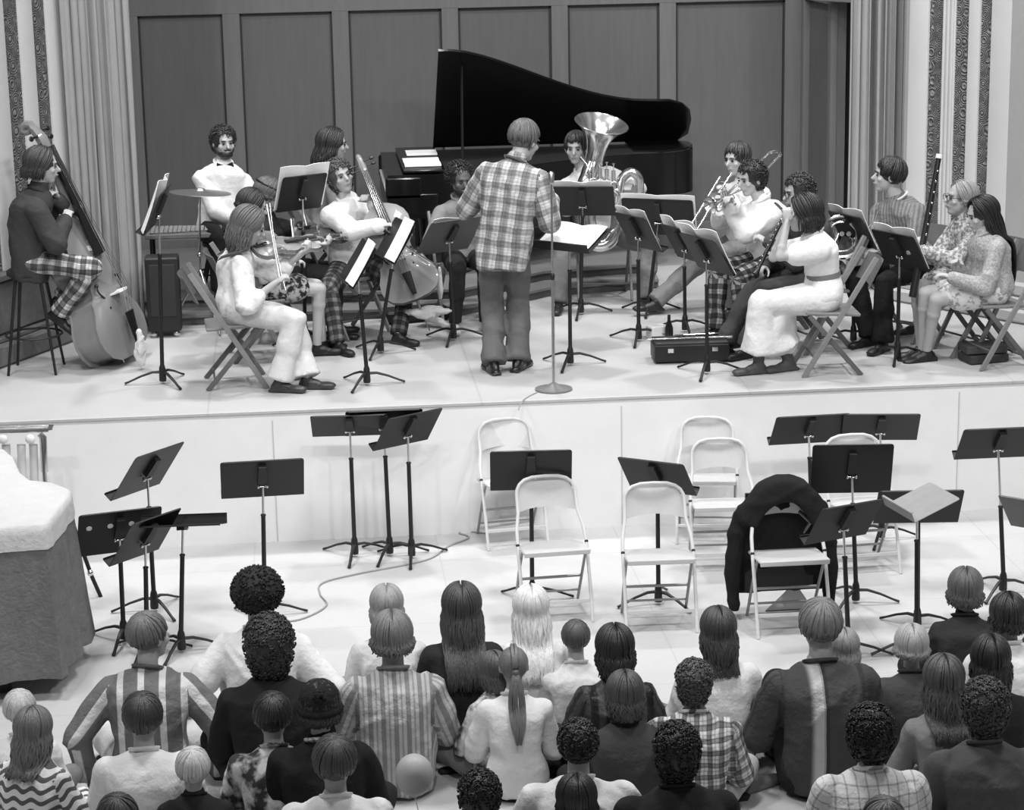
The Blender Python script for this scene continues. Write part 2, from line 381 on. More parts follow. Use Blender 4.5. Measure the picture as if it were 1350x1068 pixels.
    def curtain(px0, px1, Y0, Y1, zb, folds, label, seed):
        r_ = random.Random(seed); a = atY(px0, 10, Y0); c = atY(px1, 10, Y1); n_ = 140; m_ = 10
        ph = [(r_.uniform(.6, 1.6), r_.uniform(0, 6.3), r_.uniform(.5, 1)) for _ in range(4)]; P = []
        for i in range(n_):
            t = i/(n_-1); row = []
            for j in range(m_):
                z = zb+(5.4-zb)*j/(m_-1); w_ = sum(A*sin(2*pi*folds*f*t+p+.12*z*f) for f, p, A in ph)/2.2
                row.append((a[0]+(c[0]-a[0])*t+.012*sin(folds*9*t+z*.4), a[1]+(c[1]-a[1])*t-.075*w_-.03*abs(sin(pi*folds*t*2)), z))
            P.append(row)
        b = MB(); b.sheet(P, .006); o = b.build('stage_curtain', CM, sharp=0); tag(o, label, 'curtain', 'pair of side stage curtains'); return o
    curtain(76, 169, 17.75, 17.75, ST+.015, 5.5, 'pale pleated stage curtain hanging at the left edge of the panelled wall', 3)
    curtain(1119, 1199, 18.5, 18.3, ST+.015, 5, 'pale pleated stage curtain hanging at the right beside the dark opening', 8)
room.k = 8
room()
# ------------------------------------------------------------------ music stands
def stand(base, desk, z0, heading, tilt, label, group, roll=0, w=.50, h=.31, legrot=20, desk_v=38, dots=False, sheet=None, chrome=.25, dy=0.0):
    """base, desk: picture positions of tripod centre and of the desk centre; tilt 0 upright .. 90 flat"""
    B = gnd(*base, z0); D = dep(B); P = at(desk[0], desk[1], D+dy); top = P[2]
    hv = hd(heading); tl = R_(tilt)
    n = nrm(hv*cos(tl)+V(0, 0, sin(tl)))                # desk front normal
    upv = nrm(-hv*sin(tl)+V(0, 0, cos(tl))); xr = np.cross(upv, n)
    if roll:
        a = R_(roll); xr, upv = xr*cos(a)+upv*sin(a), upv*cos(a)-xr*sin(a)
    F = np.column_stack([xr, upv, n])                   # x across, y up the desk, z toward the reader
    root = empty('music_stand', B, label, 'music stand', group)
    DM = BLK if desk_v == 38 else M(desk_v, .55, spec=.3, nz=.12, ns=20, name='desk')
    rr = .018; poly = []
    for cx, cy, a0 in ((w/2-rr, h/2-rr, 0), (-w/2+rr, h/2-rr, 90), (-w/2, -h/2, None), (w/2, -h/2, None)):
        if a0 is None: poly.append((cx, cy))
        else: poly += [(cx+rr*cos(R_(a0+q)), cy+rr*sin(R_(a0+q))) for q in (0, 30, 60, 90)]
    b = MB(); b.prism(poly, -.0015, .0015, F, P); b.box(P+F@V(0, h/2, -.004), (w-.04, .004, .01), F)
    o = b.build('desk', DM, root, B)
    b = MB(); b.box(P+F@V(0, -h/2, .03), (w, .003, .06), F); b.box(P+F@V(0, -h/2+.006, .06), (w, .012, .003), F); b.build('lip', DM, root, B)
    b = MB(); b.prism([(-.03, -.02), (.03, -.02), (.022, .12), (-.022, .12)], -.03, -.001, F, P); b.build('bracket', BLK2, o, B)
    if dots:
        b = MB()
        for k in range(3): b.lathe([(.001, -.006), (.017, -.006), (.017, .002), (.001, .002)], P+F@V(.18-.125*k, .06, .0), F, 12, True)
        b.build('rivet', WHT, o, B)
    J = P+F@V(0, -.045, -.025)
    axis = nrm(J-B); hub = B+V(0, 0, .115)
    k_ = B+V(0, 0, .12)+(J-B-V(0, 0, .12))*(1-chrome)
    b = MB(); b.cyl(k_, J, .0075, 10); b.build('inner_tube', CHR, root, B)
    b = MB(); b.tube([B+V(0, 0, .05), hub, k_], [.019, .0145, .0135], 12); b.ell(k_, (.017, .017, .012)); b.build('pole', BLK, root, B)
    b = MB()
    for s in (-1, 1): b.ell(J+F@V(s*.026, 0, .004), (.009, .014, .014), F)
    b.cyl(J-F@V(.026, 0, 0), J+F@V(.026, 0, 0), .005); b.build('knob', CHR, root, B)
    b = MB(); b.tube([B+V(0, 0, .02), B+V(0, 0, .035), hub, hub+V(0, 0, .02)], [.024, .026, .022, .016], 12); b.build('hub', BLK, root, B)
    for k in range(3):
        d = hd(legrot+120*k); b = MB()
        b.tube([hub-V(0, 0, .03)+d*.01, hub+d*.07-V(0, 0, .03), hub+d*.15-V(0, 0, .055), hub+d*.225-V(0, 0, .088), hub+d*.265-V(0, 0, .104)], [.015, .013, .011, .010, .012], 8, .7)
        b.build('leg', BLK, root, B)
    if sheet:
        for q in sheet: pages(P, F, h, *q)
    return root
def pages(P, F, h, kind, label, grp=None, dx=0.0, w=.46, hh=.31, dz=0.012, curl=.02, lift=0.0):
    # open music resting on the lip of a desk
    n_ = 13; rows = []
    for i in range(n_):
        x = -w/2+w*i/(n_-1); row = []
        for j in range(7):
            y = -h/2+.012+lift+hh*j/6; a = abs(x)/(w/2)
            z = dz+(curl*sin(min(a, 1)*pi)*.9 if kind == 'open' else 0)+curl*.8*(j/6)**2*(a**2)
            row.append(P+F@V(x+dx, y, z))
        rows.append(row)
    o = MB().sheet(rows, .004).build('sheet_music', PAPER, None, tuple(P)); tag(o, label, 'sheet music', grp or 'sheet music on the stage stands')
    lines = MB()
    for s in ((-1, 1) if kind == 'open' else (0,)):
        for k in range(6):
            ww = w*.36 if s else w*.8; y = -h/2+.04+lift+(hh-.07)*k/6
            a = .5 if s else 0; z = dz+(curl*.9 if kind == 'open' else 0)+curl*.8*((y+h/2)/hh)**2*.3+.0035
            lines.box(P+F@V(dx+s*w*.25, y, z), (ww, .006, .001), F)
    return o
GS = 'music stands on the stage'; GF = 'music stands on the hall floor'
S_ = lambda *a, **k: stand(*a, **k)
def SM(label, **k): return (('open', label), k)
def stage_stand(base, desk, heading, tilt, label, sheets=(), **k):
    r_ = stand(base, desk, ST, heading, tilt, label, GS, **k); return r_
STG = [
 ((215, 506), (208, 276), -84, 24, 'black music stand beside the double bass, seen edge on with open music', dict(legrot=30)),
 ((403, 452), (398, 254), -30, 24, 'black music stand whose dark back hides the seated woman with long hair', dict(legrot=10, w=.38, h=.30)),
 ((484, 508), (472, 347), -99, 33, 'front black music stand between the near violinist and the cellist', dict(legrot=85)),
 ((502, 466), (521, 317), -104, 32, 'second black music stand, just behind the front one by the cellist', dict(legrot=80)),
 ((598, 449), (593, 311), -33, 39, 'grey-backed music stand immediately left of the conductor', dict(legrot=75, desk_v=84, w=.50, h=.36)),
 ((752, 482), (754, 314), 222, 67, 'conductor\'s music stand with its desk tilted nearly flat', dict(legrot=80, w=.50, h=.33)),
 ((766, 415), (768, 265), 12, 34, 'upright black music stand in front of the tuba player', dict(legrot=75, w=.50, chrome=.1)),
 ((842, 450), (841, 306), 62, 30, 'black music stand slanting down to the right between the tuba and brass players', dict(legrot=75, w=.40)),
 ((856, 412), (868, 286), 25, 18, 'wide black music stand behind the slanting one, right of the tuba', dict(legrot=75, w=.58)),
 ((903, 438), (902, 322), 68, 30, 'rear one of the two stands before the trumpeter', dict(legrot=60, w=.44)),
 ((932, 493), (931, 335), 66, 32, 'front one of the two stands before the trumpeter, beside the black case', dict(legrot=80, w=.44)),
 ((1125, 452), (1124, 305), 68, 30, 'black music stand by the french horn, behind the flutist', dict(legrot=75, w=.42)),
 ((1183, 474), (1186, 330), 62, 30, 'black music stand in front of the bassoonist', dict(legrot=80, w=.44)),
]
for b_, d_, hdg, tl, lab, kw in STG: stand(b_, d_, ST, hdg, tl, lab, GS, sheet=None, **kw)
def sheet_on(i, label, kind='open', **k):
    b_, d_, hdg, tl, lab, kw = STG[i]; B = gnd(*b_, ST); P = at(d_[0], d_[1], dep(B)); hv = hd(hdg); t_ = R_(tl)
    n = nrm(hv*cos(t_)+V(0, 0, sin(t_))); up = nrm(-hv*sin(t_)+V(0, 0, cos(t_))); F = np.column_stack([np.cross(up, n), up, n])
    return pages(P, F, kw.get('h', .31), kind, label, **k)
sheet_on(0, 'open music with a curling page on the stand beside the double bass', w=.50, hh=.36, curl=.035)
sheet_on(1, 'white music rising above the stand that hides the long-haired woman', hh=.36, w=.42)
sheet_on(2, 'open white music on the front stand by the near violinist', w=.24, dx=.13, hh=.33, curl=.02)
sheet_on(3, 'open white music on the second stand by the cellist', w=.24, dx=.13, hh=.33, curl=.02)
sheet_on(4, 'white music showing above the grey-backed stand left of the conductor', w=.42, hh=.345)
sheet_on(5, 'large white score lying open on the conductor\'s stand', w=.44, hh=.30, curl=.018)
sheet_on(6, 'music on the upright stand in front of the tuba player', w=.46, hh=.325)
sheet_on(7, 'open music on the slanting stand right of the conductor', w=.36, hh=.34)
sheet_on(8, 'pale music edging out around the wide stand right of the tuba', w=.60, hh=.325)
sheet_on(9, 'open music on the rear stand before the trumpeter', w=.48, hh=.35, curl=.035)
sheet_on(10, 'open music on the front stand beside the black case', w=.48, hh=.35, curl=.03)
sheet_on(11, 'open music on the stand by the french horn', w=.42, hh=.34)
sheet_on(12, 'thick white music on the bassoonist\'s stand', w=.42, hh=.33, dz=.02)
FLS = [
 ((204, 806), (195, 621), -51, 37, 'tilted black stand, highest of the five near the covered piano', dict(legrot=30, w=.44, h=.38)),
 ((164, 846), (157, 701), -15, 30, 'black stand with three white dots on its desk', dict(dots=True, legrot=70, w=.49, h=.35)),
 ((195, 862), (192, 708), -48, 36, 'black stand in front of the dotted one, tilted to the left', dict(legrot=75, w=.40, h=.36)),
 ((240, 860), (240, 692), 2, 74, 'black stand with its desk folded almost flat', dict(legrot=80, w=.50, h=.30)),
 ((350, 815), (346, 631), -3, 30, 'lone black stand behind the man with the round afro', dict(legrot=75)),
 ((468, 734), (461, 561), 3, 50, 'left of the three stands against the stage front', dict(legrot=70, w=.50)),
 ((514, 733), (506, 557), 0, 45, 'middle of the three stands against the stage front', dict(legrot=80, w=.50)),
 ((543, 736), (538, 566), -33, 36, 'right, angled one of the three stands against the stage front', dict(legrot=65, w=.44)),
 ((702, 794), (700, 620), 4, 24, 'black stand squarely behind the second white folding chair', dict(legrot=80, w=.50)),
 ((868, 797), (866, 628), 33, 39, 'black stand with a slanting desk behind the third white folding chair', dict(legrot=20, w=.44, h=.32)),
 ((1070, 712), (1067, 566), -3, 39, 'left of the two overlapping stands at the back right', dict(legrot=70, w=.50)),
 ((1162, 712), (1161, 563), 9, 42, 'right of the two overlapping stands at the back right', dict(legrot=85, w=.50)),
 ((1128, 795), (1123, 618), 6, 18, 'large upright black stand in front of the two overlapping ones', dict(legrot=100, w=.49, h=.35)),
 ((1118, 868), (1113, 688), -21, 34, 'dark stand with a slanted desk touching the draped black coat', dict(legrot=90, w=.42)),
 ((1209, 830), (1211, 668), 6, 36, 'low black stand half hidden by the pale diamond-shaped desk', dict(legrot=200, w=.50, chrome=.05)),
 ((1208, 862), (1216, 662), -102, 69, 'pale grey stand with its desk turned diamond-wise toward the balcony', dict(legrot=30, desk_v=150, w=.37, h=.30)),
 ((1322, 782), (1317, 584), 0, 39, 'black stand near the right edge with a slim chrome upper pole', dict(legrot=100, chrome=.45)),
 ((1372, 830), (1368, 680), 42, 40, 'grey-backed stand cut off by the right edge of the picture', dict(legrot=100, desk_v=110, w=.42)),
]
for b_, d_, hdg, tl, lab, kw in FLS: stand(b_, d_, 0, hdg, tl, lab, GF, **kw)
def small_card(px, py, D, s, label):
    P = at(px, py, D); o = MB().box(P, (s, .002, s), rz(10) @ rx(-30)).build('paper_slip', PAPER, None, tuple(P)); return tag(o, label, 'paper')
# ------------------------------------------------------------------ chairs
def steel_chair(px, py, heading, label, s=1.0, grp='cream steel folding chairs on the hall floor'):
    B = gnd(px, py, 0); root = empty('folding_chair', B, label, 'chair', grp)
    if steel_chair.proto is None:
        FM = M(205, .4, spec=.5, name='chair_enamel', nz=.05, ns=30); DM = M(150, .35, metal=.6, name='chair_tube')
        parts = {}
        w = .205; top = .80
        pts = [(w, .21, 0), (w, .13, .22), (w, .03, .44), (w*.97, -.03, .52), (w*.87, -.10, .60), (w*.86, -.15, .70)]
        arc = [(w*.86*cos(R_(a))**.6 if cos(R_(a)) > 0 else 0, -.15-.03*sin(R_(a)), .70+.095*sin(R_(a))) for a in (15, 35, 55, 75, 90)]
        L = pts+arc; L = L+[(-x, y, z) for x, y, z in L[::-1][1:]]
        parts['frame'] = (MB().tube(L, .0105, 8), FM)
        rows = []
        for i in range(13):
            u = -1+2*i/12; row = []
            for j in range(6):
                zt = .70+.09*(max(0, 1-abs(u)**3))**.5; z = .585-.02*(1-u*u)*-1+(zt-.60)*j/5; row.append((u*w*.85, -.155-.035*(1-u*u)-(z-.6)*.12, z))
            rows.append(row)
        parts['backrest'] = (MB().sheet(rows, .006), M(212, .5, spec=.4, name='chair_back', nz=.05, ns=30))
        sb = MB(); sb.box((0, .03, .418), (.395, .35, .018), rx(7), .008); sb.box((0, .200, .432), (.39, .016, .030), bev=.006)
        parts['seat'] = (sb, M(190, .5, spec=.4, name='chair_seat', nz=.06, ns=30))
        for q in (-1, 1):
            parts['rear_leg', q] = (MB().tube([(q*.19, .10, .425), (q*.192, -.02, .26), (q*.19, -.19, 0)], .009, 8), DM)
            parts['pivot', q] = (MB().ell((q*.205, .03, .44), (.012, .012, .012)), BLK)
        parts['crossbar'] = (MB().box((0, -.055, .205), (.38, .012, .016), bev=.004), DM); parts['crossbar', 1] = (MB().box((0, .165, .12), (.405, .006, .022), bev=.002), FM)
        parts['brace'] = (MB().box((0, -.135, .09), (.38, .006, .014), bev=.002), DM)
        for k, (b, m_) in parts.items(): b.build(k[0] if isinstance(k, tuple) else k, m_, root)
        steel_chair.proto = root
    else:
        for c in kids(steel_chair.proto):
            d = c.copy(); COL.objects.link(d); d.parent = root
    root.rotation_euler = (0, 0, -R_(heading)); root.scale = (s, s, s); return root
steel_chair.proto = None
for q in [(728, 808, 176, 'cream folding chair second from the left, pushed against the square black stand', 1.03), (867, 820, 182, 'cream folding chair in front of the slanting stand, legs fully in view', 1.03),
          (674, 711, 172, 'rearmost left cream folding chair near the stage front, mostly behind a stand', 1.0), (932, 706, 190, 'farthest cream folding chair against the stage front', .98),
          (951, 744, 184, 'cream folding chair just in front of the farthest one', 1.0), (1037, 824, 180, 'folding chair with a black coat draped over its back', 1.06), (1131, 746, 176, 'cream folding chair hidden behind the large upright stand', 1.04)]:
    steel_chair(*q)
def wood_chair(B, heading, label, s=1.0):
    root = empty('folding_chair', B, label, 'chair', 'grey wooden folding chairs on the stage')
    if wood_chair.proto is None:
        WM = M(128, .5, spec=.4, nz=.2, ns=12, name='chair_wood', st=(1, 1, 8)); WD = M(92, .5, nz=.2, ns=12, name='chair_wood_dark')
        def bar(p, q, w, t):
            p = V(*p); q = V(*q); F = fr(q-p, V(0, 1, .3)); return MB().box((p+q)/2, (t, np.linalg.norm(q-p), w), F, .004)
        for q in (-1, 1):
            x = q*.215
            bar((x, -.285, .83), (x, .21, .0), .036, .02).build('leg', WM, root)
            bar((x-q*.022, .17, .43), (x-q*.022, -.20, .0), .034, .018).build('rear_leg', WD, root)
        b = MB(); b.box((0, .0, .435), (.37, .38, .022), rx(3), .008); o = b.build('seat', WM, root)
        rows = [[(u*.21, -.255-.035*(1-u*u)-(z-.66)*.5, z) for z in (.62, .68, .74, .80)] for u in np.linspace(-1, 1, 9)]
        MB().sheet(rows, .010).build('backrest', WD, root)
        MB().cyl((-.21, .13, .13), (.21, .13, .13), .008).build('rung', WD, root); MB().cyl((-.19, -.145, .07), (.19, -.145, .07), .008).build('rung', WD, root)
        wood_chair.proto = root
    else:
        for c in kids(wood_chair.proto):
            d = c.copy(); COL.objects.link(d); d.parent = root
    root.rotation_euler = (0, 0, -R_(heading)); root.scale = (s, s, s); return root
wood_chair.proto = None
# ------------------------------------------------------------------ people
def ik(a, t, l1, l2, hint):
    a = np.array(a, float); t = np.array(t, float); d = t-a; L = np.linalg.norm(d); L2 = min(max(L, abs(l1-l2)+.02), (l1+l2)*.995)
    u = nrm(d); t = a+u*L2; c = (l1*l1+L2*L2-l2*l2)/(2*l1*L2); h = nrm(np.array(hint)-u*(np.array(hint)@u))
    return a+u*l1*c+h*l1*sqrt(max(0, 1-c*c)), t
TM = [(-.10, .125, .10), (0, .163, .118), (.14, .158, .116), (.33, .143, .108), (.52, .152, .114), (.70, .168, .118), (.84, .168, .108), (.93, .128, .086), (1.0, .070, .064)]
TF = [(-.10, .13, .105), (0, .172, .122), (.14, .160, .114), (.33, .125, .095), (.52, .135, .102), (.70, .148, .106), (.84, .148, .096), (.93, .112, .076), (1.0, .058, .056)]
def hand(mb, w, d, n, s, curl=35, side=1, spread=1.0):
    # w wrist, d pointing direction, n palm normal, side +1 right hand
    d = nrm(d); n = nrm(n-d*(n@d)); x = np.cross(d, n)*side    # x towards the thumb
    F = np.column_stack([x, d, n]); g = lambda a, b, c: w+F@V(a, b, c)*s
    mb.ell(g(0, .048, 0), np.array((.040, .052, .016))*s, F, 12, 8)
    for i, (fx, L) in enumerate(((.030, .070), (.010, .078), (-.010, .073), (-.029, .058))):
        c1, c2 = R_(curl*(.7+.1*i)), R_(curl*(1.7+.1*i)); p0 = V(fx*.95, .082, 0); dx = fx*.18*spread
        p1 = p0+V(dx, cos(c1), sin(c1))*L*.5; p2 = p1+V(dx, cos(c2), sin(c2))*L*.5
        mb.cap(g(*p0), g(*p1), .0095*s, .009*s, 8); mb.cap(g(*p1), g(*p2), .009*s, .0078*s, 8)
    t0 = V(.030, .022, .004); t1 = t0+V(.026, .030, .012+.012*curl/45); t2 = t1+V(.004, .030, .010+.01*curl/45)
    mb.cap(g(*t0), g(*t1), .012*s, .0105*s, 8); mb.cap(g(*t1), g(*t2), .0105*s, .009*s, 8)
def hair_mesh(mb, c, R, s, style, rs, body_back=None, L=.3, vol=1.0):
    g = lambda p: c+R@(np.array(p, float)*s)
    C0 = V(0, -.020, .028); r0 = V(.083, .098, .092)*(.97+.03*vol)
    if style == 'bald': return
    if style == 'afro':
        n_, m_ = 40, 26; a = np.arange(n_)*2*pi/n_; rings = []; q = L
        for i in range(m_+1):
            th = pi*(i+.05)/(m_+.1); rad = q*(1+rs.normal(size=n_)*.018)
            p = np.stack([np.sin(th)*np.cos(a)*rad*1.0, np.sin(th)*np.sin(a)*rad*.95, -np.cos(th)*rad*.93], 1)+V(0, -.045, .040)
            rings.append(c+(p*s)@R.T)
        mb.grid(rings)
        for i in range(900):
            u = nrm(rs.normal(size=3)); p = V(0, -.045, .040)+u*V(1, .95, .93)*q*.965
            if u[1] > .55 and u[2] < .1: continue
            w_ = nrm(u+rs.normal(size=3)*.5); mb.tube([g(p), g(p+w_*.010+rs.normal(size=3)*.003), g(p+w_*.016)], [.006*s, .005*s, .002*s], 4)
        return
    mb.ell(g(C0), r0*s*1.0, R, 18, 12)
    if style in ('curly', 'bigcurl'):
        big = style == 'bigcurl'; ext = .010+(.022 if big else 0)
        n_, m_ = 36, 22; a = np.arange(n_)*2*pi/n_; rings = []; sd = rs.rand(6)*6
        for i in range(m_+1):
            th = pi*(i+.3)/(m_+.6); u = np.stack([np.sin(th)*np.sin(a), np.sin(th)*np.cos(a), np.full(n_, -cos(th))], 1)
            k = (1+.035*np.sin(u[:, 0]*13+sd[0])*np.sin(u[:, 1]*14+sd[1])*np.sin(u[:, 2]*12+sd[2]))[:, None]; e = ext*vol*np.clip(1.0-np.maximum(u[:, 1], 0)*1.1+np.maximum(u[:, 2], 0), 0, 1)[:, None]
            p = C0+u*(r0+e)*k; dn = np.where((u[:, 2] < 0) & (u[:, 1] < .3), L*-u[:, 2], 0); p[:, 2] -= dn; p[:, 1] = np.where(u[:, 1] > .35, np.minimum(p[:, 1], .055+.02*(u[:, 2] > .5)), p[:, 1])
            rings.append(c+(p*s)@R.T)
        mb.grid(rings)
        for i in range(760 if big else 520):
            u = nrm(rs.normal(size=3))
            if (u[1] > .25 and u[2] < .38) or u[2] < -.9: continue
            lo = L*-u[2] if u[2] < 0 and u[1] < .3 else 0; k = 1+.035*sin(u[0]*13+sd[0])*sin(u[1]*14+sd[1])*sin(u[2]*12+sd[2])
            p = C0+u*(r0+ext*vol*min(1, max(0, 1-max(u[1], 0)*1.1+max(u[2], 0))))*k+V(0, 0, -lo); t1 = nrm(np.cross(u, rs.normal(size=3))); t2 = np.cross(u, t1); q = .008+.006*rs.rand()
            mb.tube([g(p+(t1*cos(f_)+t2*sin(f_))*q*(1-.12*f_)+u*(.003+.0018*f_)) for f_ in (0, 1.1, 2.2, 3.3, 4.4)], [.004*s, .0045*s, .0045*s, .004*s, .002*s], 4)
        return
    long_ = style in ('long', 'bob', 'pony'); ns = 300 if style == 'long' else 280
    for i in range(ns):
        side = 1 if i % 2 else -1; k = (i+.5)/ns
        if long_:
            ph = R_(72+108*k+rs.normal()*3); u0 = nrm(V(side*.06, .62-1.15*k, .85))
            if style == 'pony': u1 = nrm(V(side*.12*rs.rand(), -1, .05)); 
            else: u1 = nrm(V(side*sin(ph), cos(ph), -.30-.1*rs.rand()))
            m_ = 9
        else:
            az = rs.rand()*2*pi; fa = cos(az)                       # fa 1 at the front
            el = 52 if fa > .75 else (78 if fa > .25 else 122)
            if style == 'bowl': el = 66 if fa > .7 else (100 if fa > .25 else 125)
            el = R_(el*(.55+.45*rs.rand()) if i % 3 == 0 else el*(.88+.12*rs.rand()))
            u0 = nrm(V(.05, -.25, .95)); u1 = nrm(V(sin(az)*sin(el), cos(az)*sin(el), cos(el))+rs.normal(size=3)*.13); m_ = 7
        om = np.arccos(np.clip(u0@u1, -1, 1))+1e-4; lift = (.003+.010*rs.rand())*vol; pts = []; 
        for j in range(m_):
            t = j/(m_-1); u = (sin((1-t)*om)*u0+sin(t*om)*u1)/sin(om)
            wv = 0 if not long_ else 0
            pts.append(g(C0+u*(r0+lift*(1 if long_ else 1-.5*t))+V(0, 0, wv)))
        rad = [(.0035+.0030*min(1, j/2))*s for j in range(m_)]
        if style == 'pony':
            pass
        if style in ('long', 'bob') and L > 0:
            q = pts[-1].copy(); n_ = 3+int(L/.05); Ls = L*(.82+.25*rs.rand())*s; ph0 = rs.rand()*6.3
            side_v = R[:, 0]; bk = -R[:, 1]; prog = np.array(q)
            outv = nrm(q-c)*V(1, 1, 0)
            for j in range(1, n_+1):
                t = j/n_; z = q[2]-Ls*t
                p = q+outv*(.012*sin(pi*min(1, t*1.2)))*s+V(0, 0, -Ls*t)
                if style == 'long': p = p+bk*V(1, 1, 0)*(.035*s*min(1, Ls*t/.12))-side_v*((q-c)@side_v)*.12*t
                p = p+side_v*.006*sin(ph0+t*9)*vol
                if body_back is not None: p = body_back(p)
                pts.append(p); rad.append((.0085-.0045*t)*s)
        mb.tube(pts, rad, 5, .6)
    if style == 'pony':
        b0 = g((0, -.125, .01)); mb.ell(b0, .02*s)
        for i in range(80):
            a = rs.rand()*6.3; q = b0+V(0, 0, 0); pts = []; rad = []
            for j in range(9):
                t = j/8; sp = (.012+.030*sin(pi*t))*sqrt(rs.rand()*.3+.7) if j else .008
                p = b0-R[:, 1]*.035*s*min(1, t*3)+V(cos(a)*sp, sin(a)*sp*.6, -L*t*(.85+.15*((i*7) % 10)/10))
                if body_back is not None: p = body_back(p)
                pts.append(p); rad.append(.006*(1-.5*t)*s)
            mb.tube(pts, rad, 5, .7)
def person(label, J, o, group=None, cat='person'):
    """J joints in world space, o appearance"""
    s = o.get('s', 1.0); fem = o.get('fem', 0); root = empty('person', J['base'], label, cat, group); off = np.array(J['base'], float)
    rs = np.random.RandomState(abs(hash_(label)) % 99999)
    stage = o.get('face', 1); hip, neck = np.array(J['hip'], float), np.array(J['neck'], float)
    up = nrm(neck-hip); f = hd(J['h']); fS = hd(J.get('hs', J['h'])); lat = nrm(np.cross(f, V(0, 0, 1))); latS = nrm(np.cross(fS, up)); 
    TL = np.linalg.norm(neck-hip); T = TF if fem else TM; bend = J.get('bend', .03)*s; wd = o.get('wide', 1.0)
    def ringset(e, t0=-9, t1=9, k=1.0):
        rings = []; C_ = []
        for (t, a, b_) in T:
            if t < t0 or t > t1: continue
            q = hip+(neck-hip)*t; F_ = nrm(lerp(f, fS, min(max(t, 0), 1))); q = q-F_*bend*sin(pi*min(max(t, 0), 1))
            X = nrm(lerp(lat, latS, min(max(t, 0), 1))); X = nrm(X-up*(X@up)*min(1, max(t, 0)*1.5)); Y = nrm(np.cross(up, X))
            a2 = (a*s*wd+e)*k; b2 = (b_*s*wd+e)*k; an = np.arange(22)*2*pi/22
            ca, sa = np.cos(an), np.sin(an); pw = lambda x: np.sign(x)*np.abs(x)**.85
            rings.append(q+np.outer(pw(ca)*a2, X)+np.outer(pw(sa)*b2, Y)); C_.append(q)
        return rings
    hl = .092*s*wd; lt, ls = .43*s*J.get('leg', 1), .43*s*J.get('leg', 1); hj, kn, an_ = {}, {}, {}
    for k, q in (('L', -1), ('R', 1)):
        hj[k] = hip+lat*q*hl-V(0, 0, .02*s); kn[k], an_[k] = ik(hj[k], J['a'+k], lt, ls, J.get('k'+k, f*.6+V(0, 0, 1)))
    sw = (.150 if fem else .172)*s*wd; shr = neck-up*.098*s; sh, el, wr = {}, {}, {}
    for k, q in (('L', -1), ('R', 1)):
        sh[k] = shr+latS*q*sw+np.array(J.get('sh'+k, (0, 0, 0)), float)
        el[k], wr[k] = ik(sh[k], J['w'+k], .285*s, .25*s, J.get('e'+k, V(0, 0, -1)+latS*q*.5-fS*.3))
    hc = np.array(J['head'], float); hf = nrm(J['hd']); R = fr(hf, J.get('hup', nrm(lerp(V(0, 0, 1), nrm(hc-neck), .5)))); 
    # fr gives x = y cross z : person's right
    hk = s*o.get('hk', 1.06); g = lambda p: hc+R@(np.array(p, float)*hk)
    skin = o.get('skin', SKIN)
    # ---- body, one continuous surface
    b = MB(); b.grid(ringset(-.012*s))
    nb = neck-up*.04*s; b.cap(nb, lerp(hc, g((0, -.02, -.05)), 1), .058*s*(.88 if fem else 1), .052*s*(.88 if fem else 1))
    b.ell(g((0, -.012, .03)), V(.076, .094, .085)*hk, R, 20, 14); b.ell(g((0, .018, -.028)), V(.061, .072, .085)*hk, R, 18, 12)
    b.ell(g((0, .048, -.088)), V(.034, .034, .026)*hk, R); b.cap(g((0, .084, .012)), g((0, .108, -.022)), .008*hk, .0135*hk, 8)
    b.ell(g((0, .076, .030)), V(.044, .014, .009)*hk, R); b.ell(g((0, .086, -.055)), V(.022, .010, .013)*hk, R)
    for q in (-1, 1):
        b.ell(g((q*.079, -.008, -.008)), V(.009, .020, .032)*hk, R); b.ell(g((q*.042, .060, -.022)), V(.022, .02, .02)*hk, R)
    ar = o.get('arm', 1.0)*(.9 if fem else 1)
    for k, q in (('L', -1), ('R', 1)):
        b.cap(neck-up*.035*s, sh[k], .046*s, .044*s); b.ell(sh[k], .050*s*ar); b.cap(sh[k], el[k], .047*s*ar, .038*s*ar); b.cap(el[k], wr[k], .039*s*ar, .026*s*ar); b.ell(lerp(el[k], wr[k], .25), V(.041, .041, .041)*s*ar)
        if k not in J.get('nohand', ''):
            fd = nrm(wr[k]-el[k]); pn = np.array(J.get('p'+k, nrm(np.cross(fd, V(0, 0, 1))*0+V(0, 0, -1)+f*-.2)), float)
            hdv = J.get('d'+k, fd); hand(b, wr[k], hdv, pn, s*(.93 if fem else 1.0), J.get('c'+k, 35), q)
        b.cap(hj[k], kn[k], .074*s*wd, .054*s); b.cap(kn[k], an_[k], .052*s, .034*s); b.ell(lerp(kn[k], an_[k], .28)-nrm(np.cross(lat, an_[k]-kn[k]))*0, V(.053, .053, .053)*s*1.0)
    fz = J.get('fz', None)
    toe = {}
    for k, q in (('L', -1), ('R', 1)):
        td = np.array(J.get('t'+k, f+lat*q*.15), float); td = nrm(td); toe[k] = td; hl_ = an_[k]-td*.04*s-V(0, 0, .045*s); tp = an_[k]+td*.15*s-V(0, 0, .055*s)
        b.cap(hl_+td*.02*s, tp-td*.02*s, .016*s, .012*s); b.cap(an_[k], an_[k]-V(0, 0, .03*s)+td*.03*s, .028*s, .018*s)
    body = b.fuse('body', skin, root, off, .0085 if stage else .011, 3)
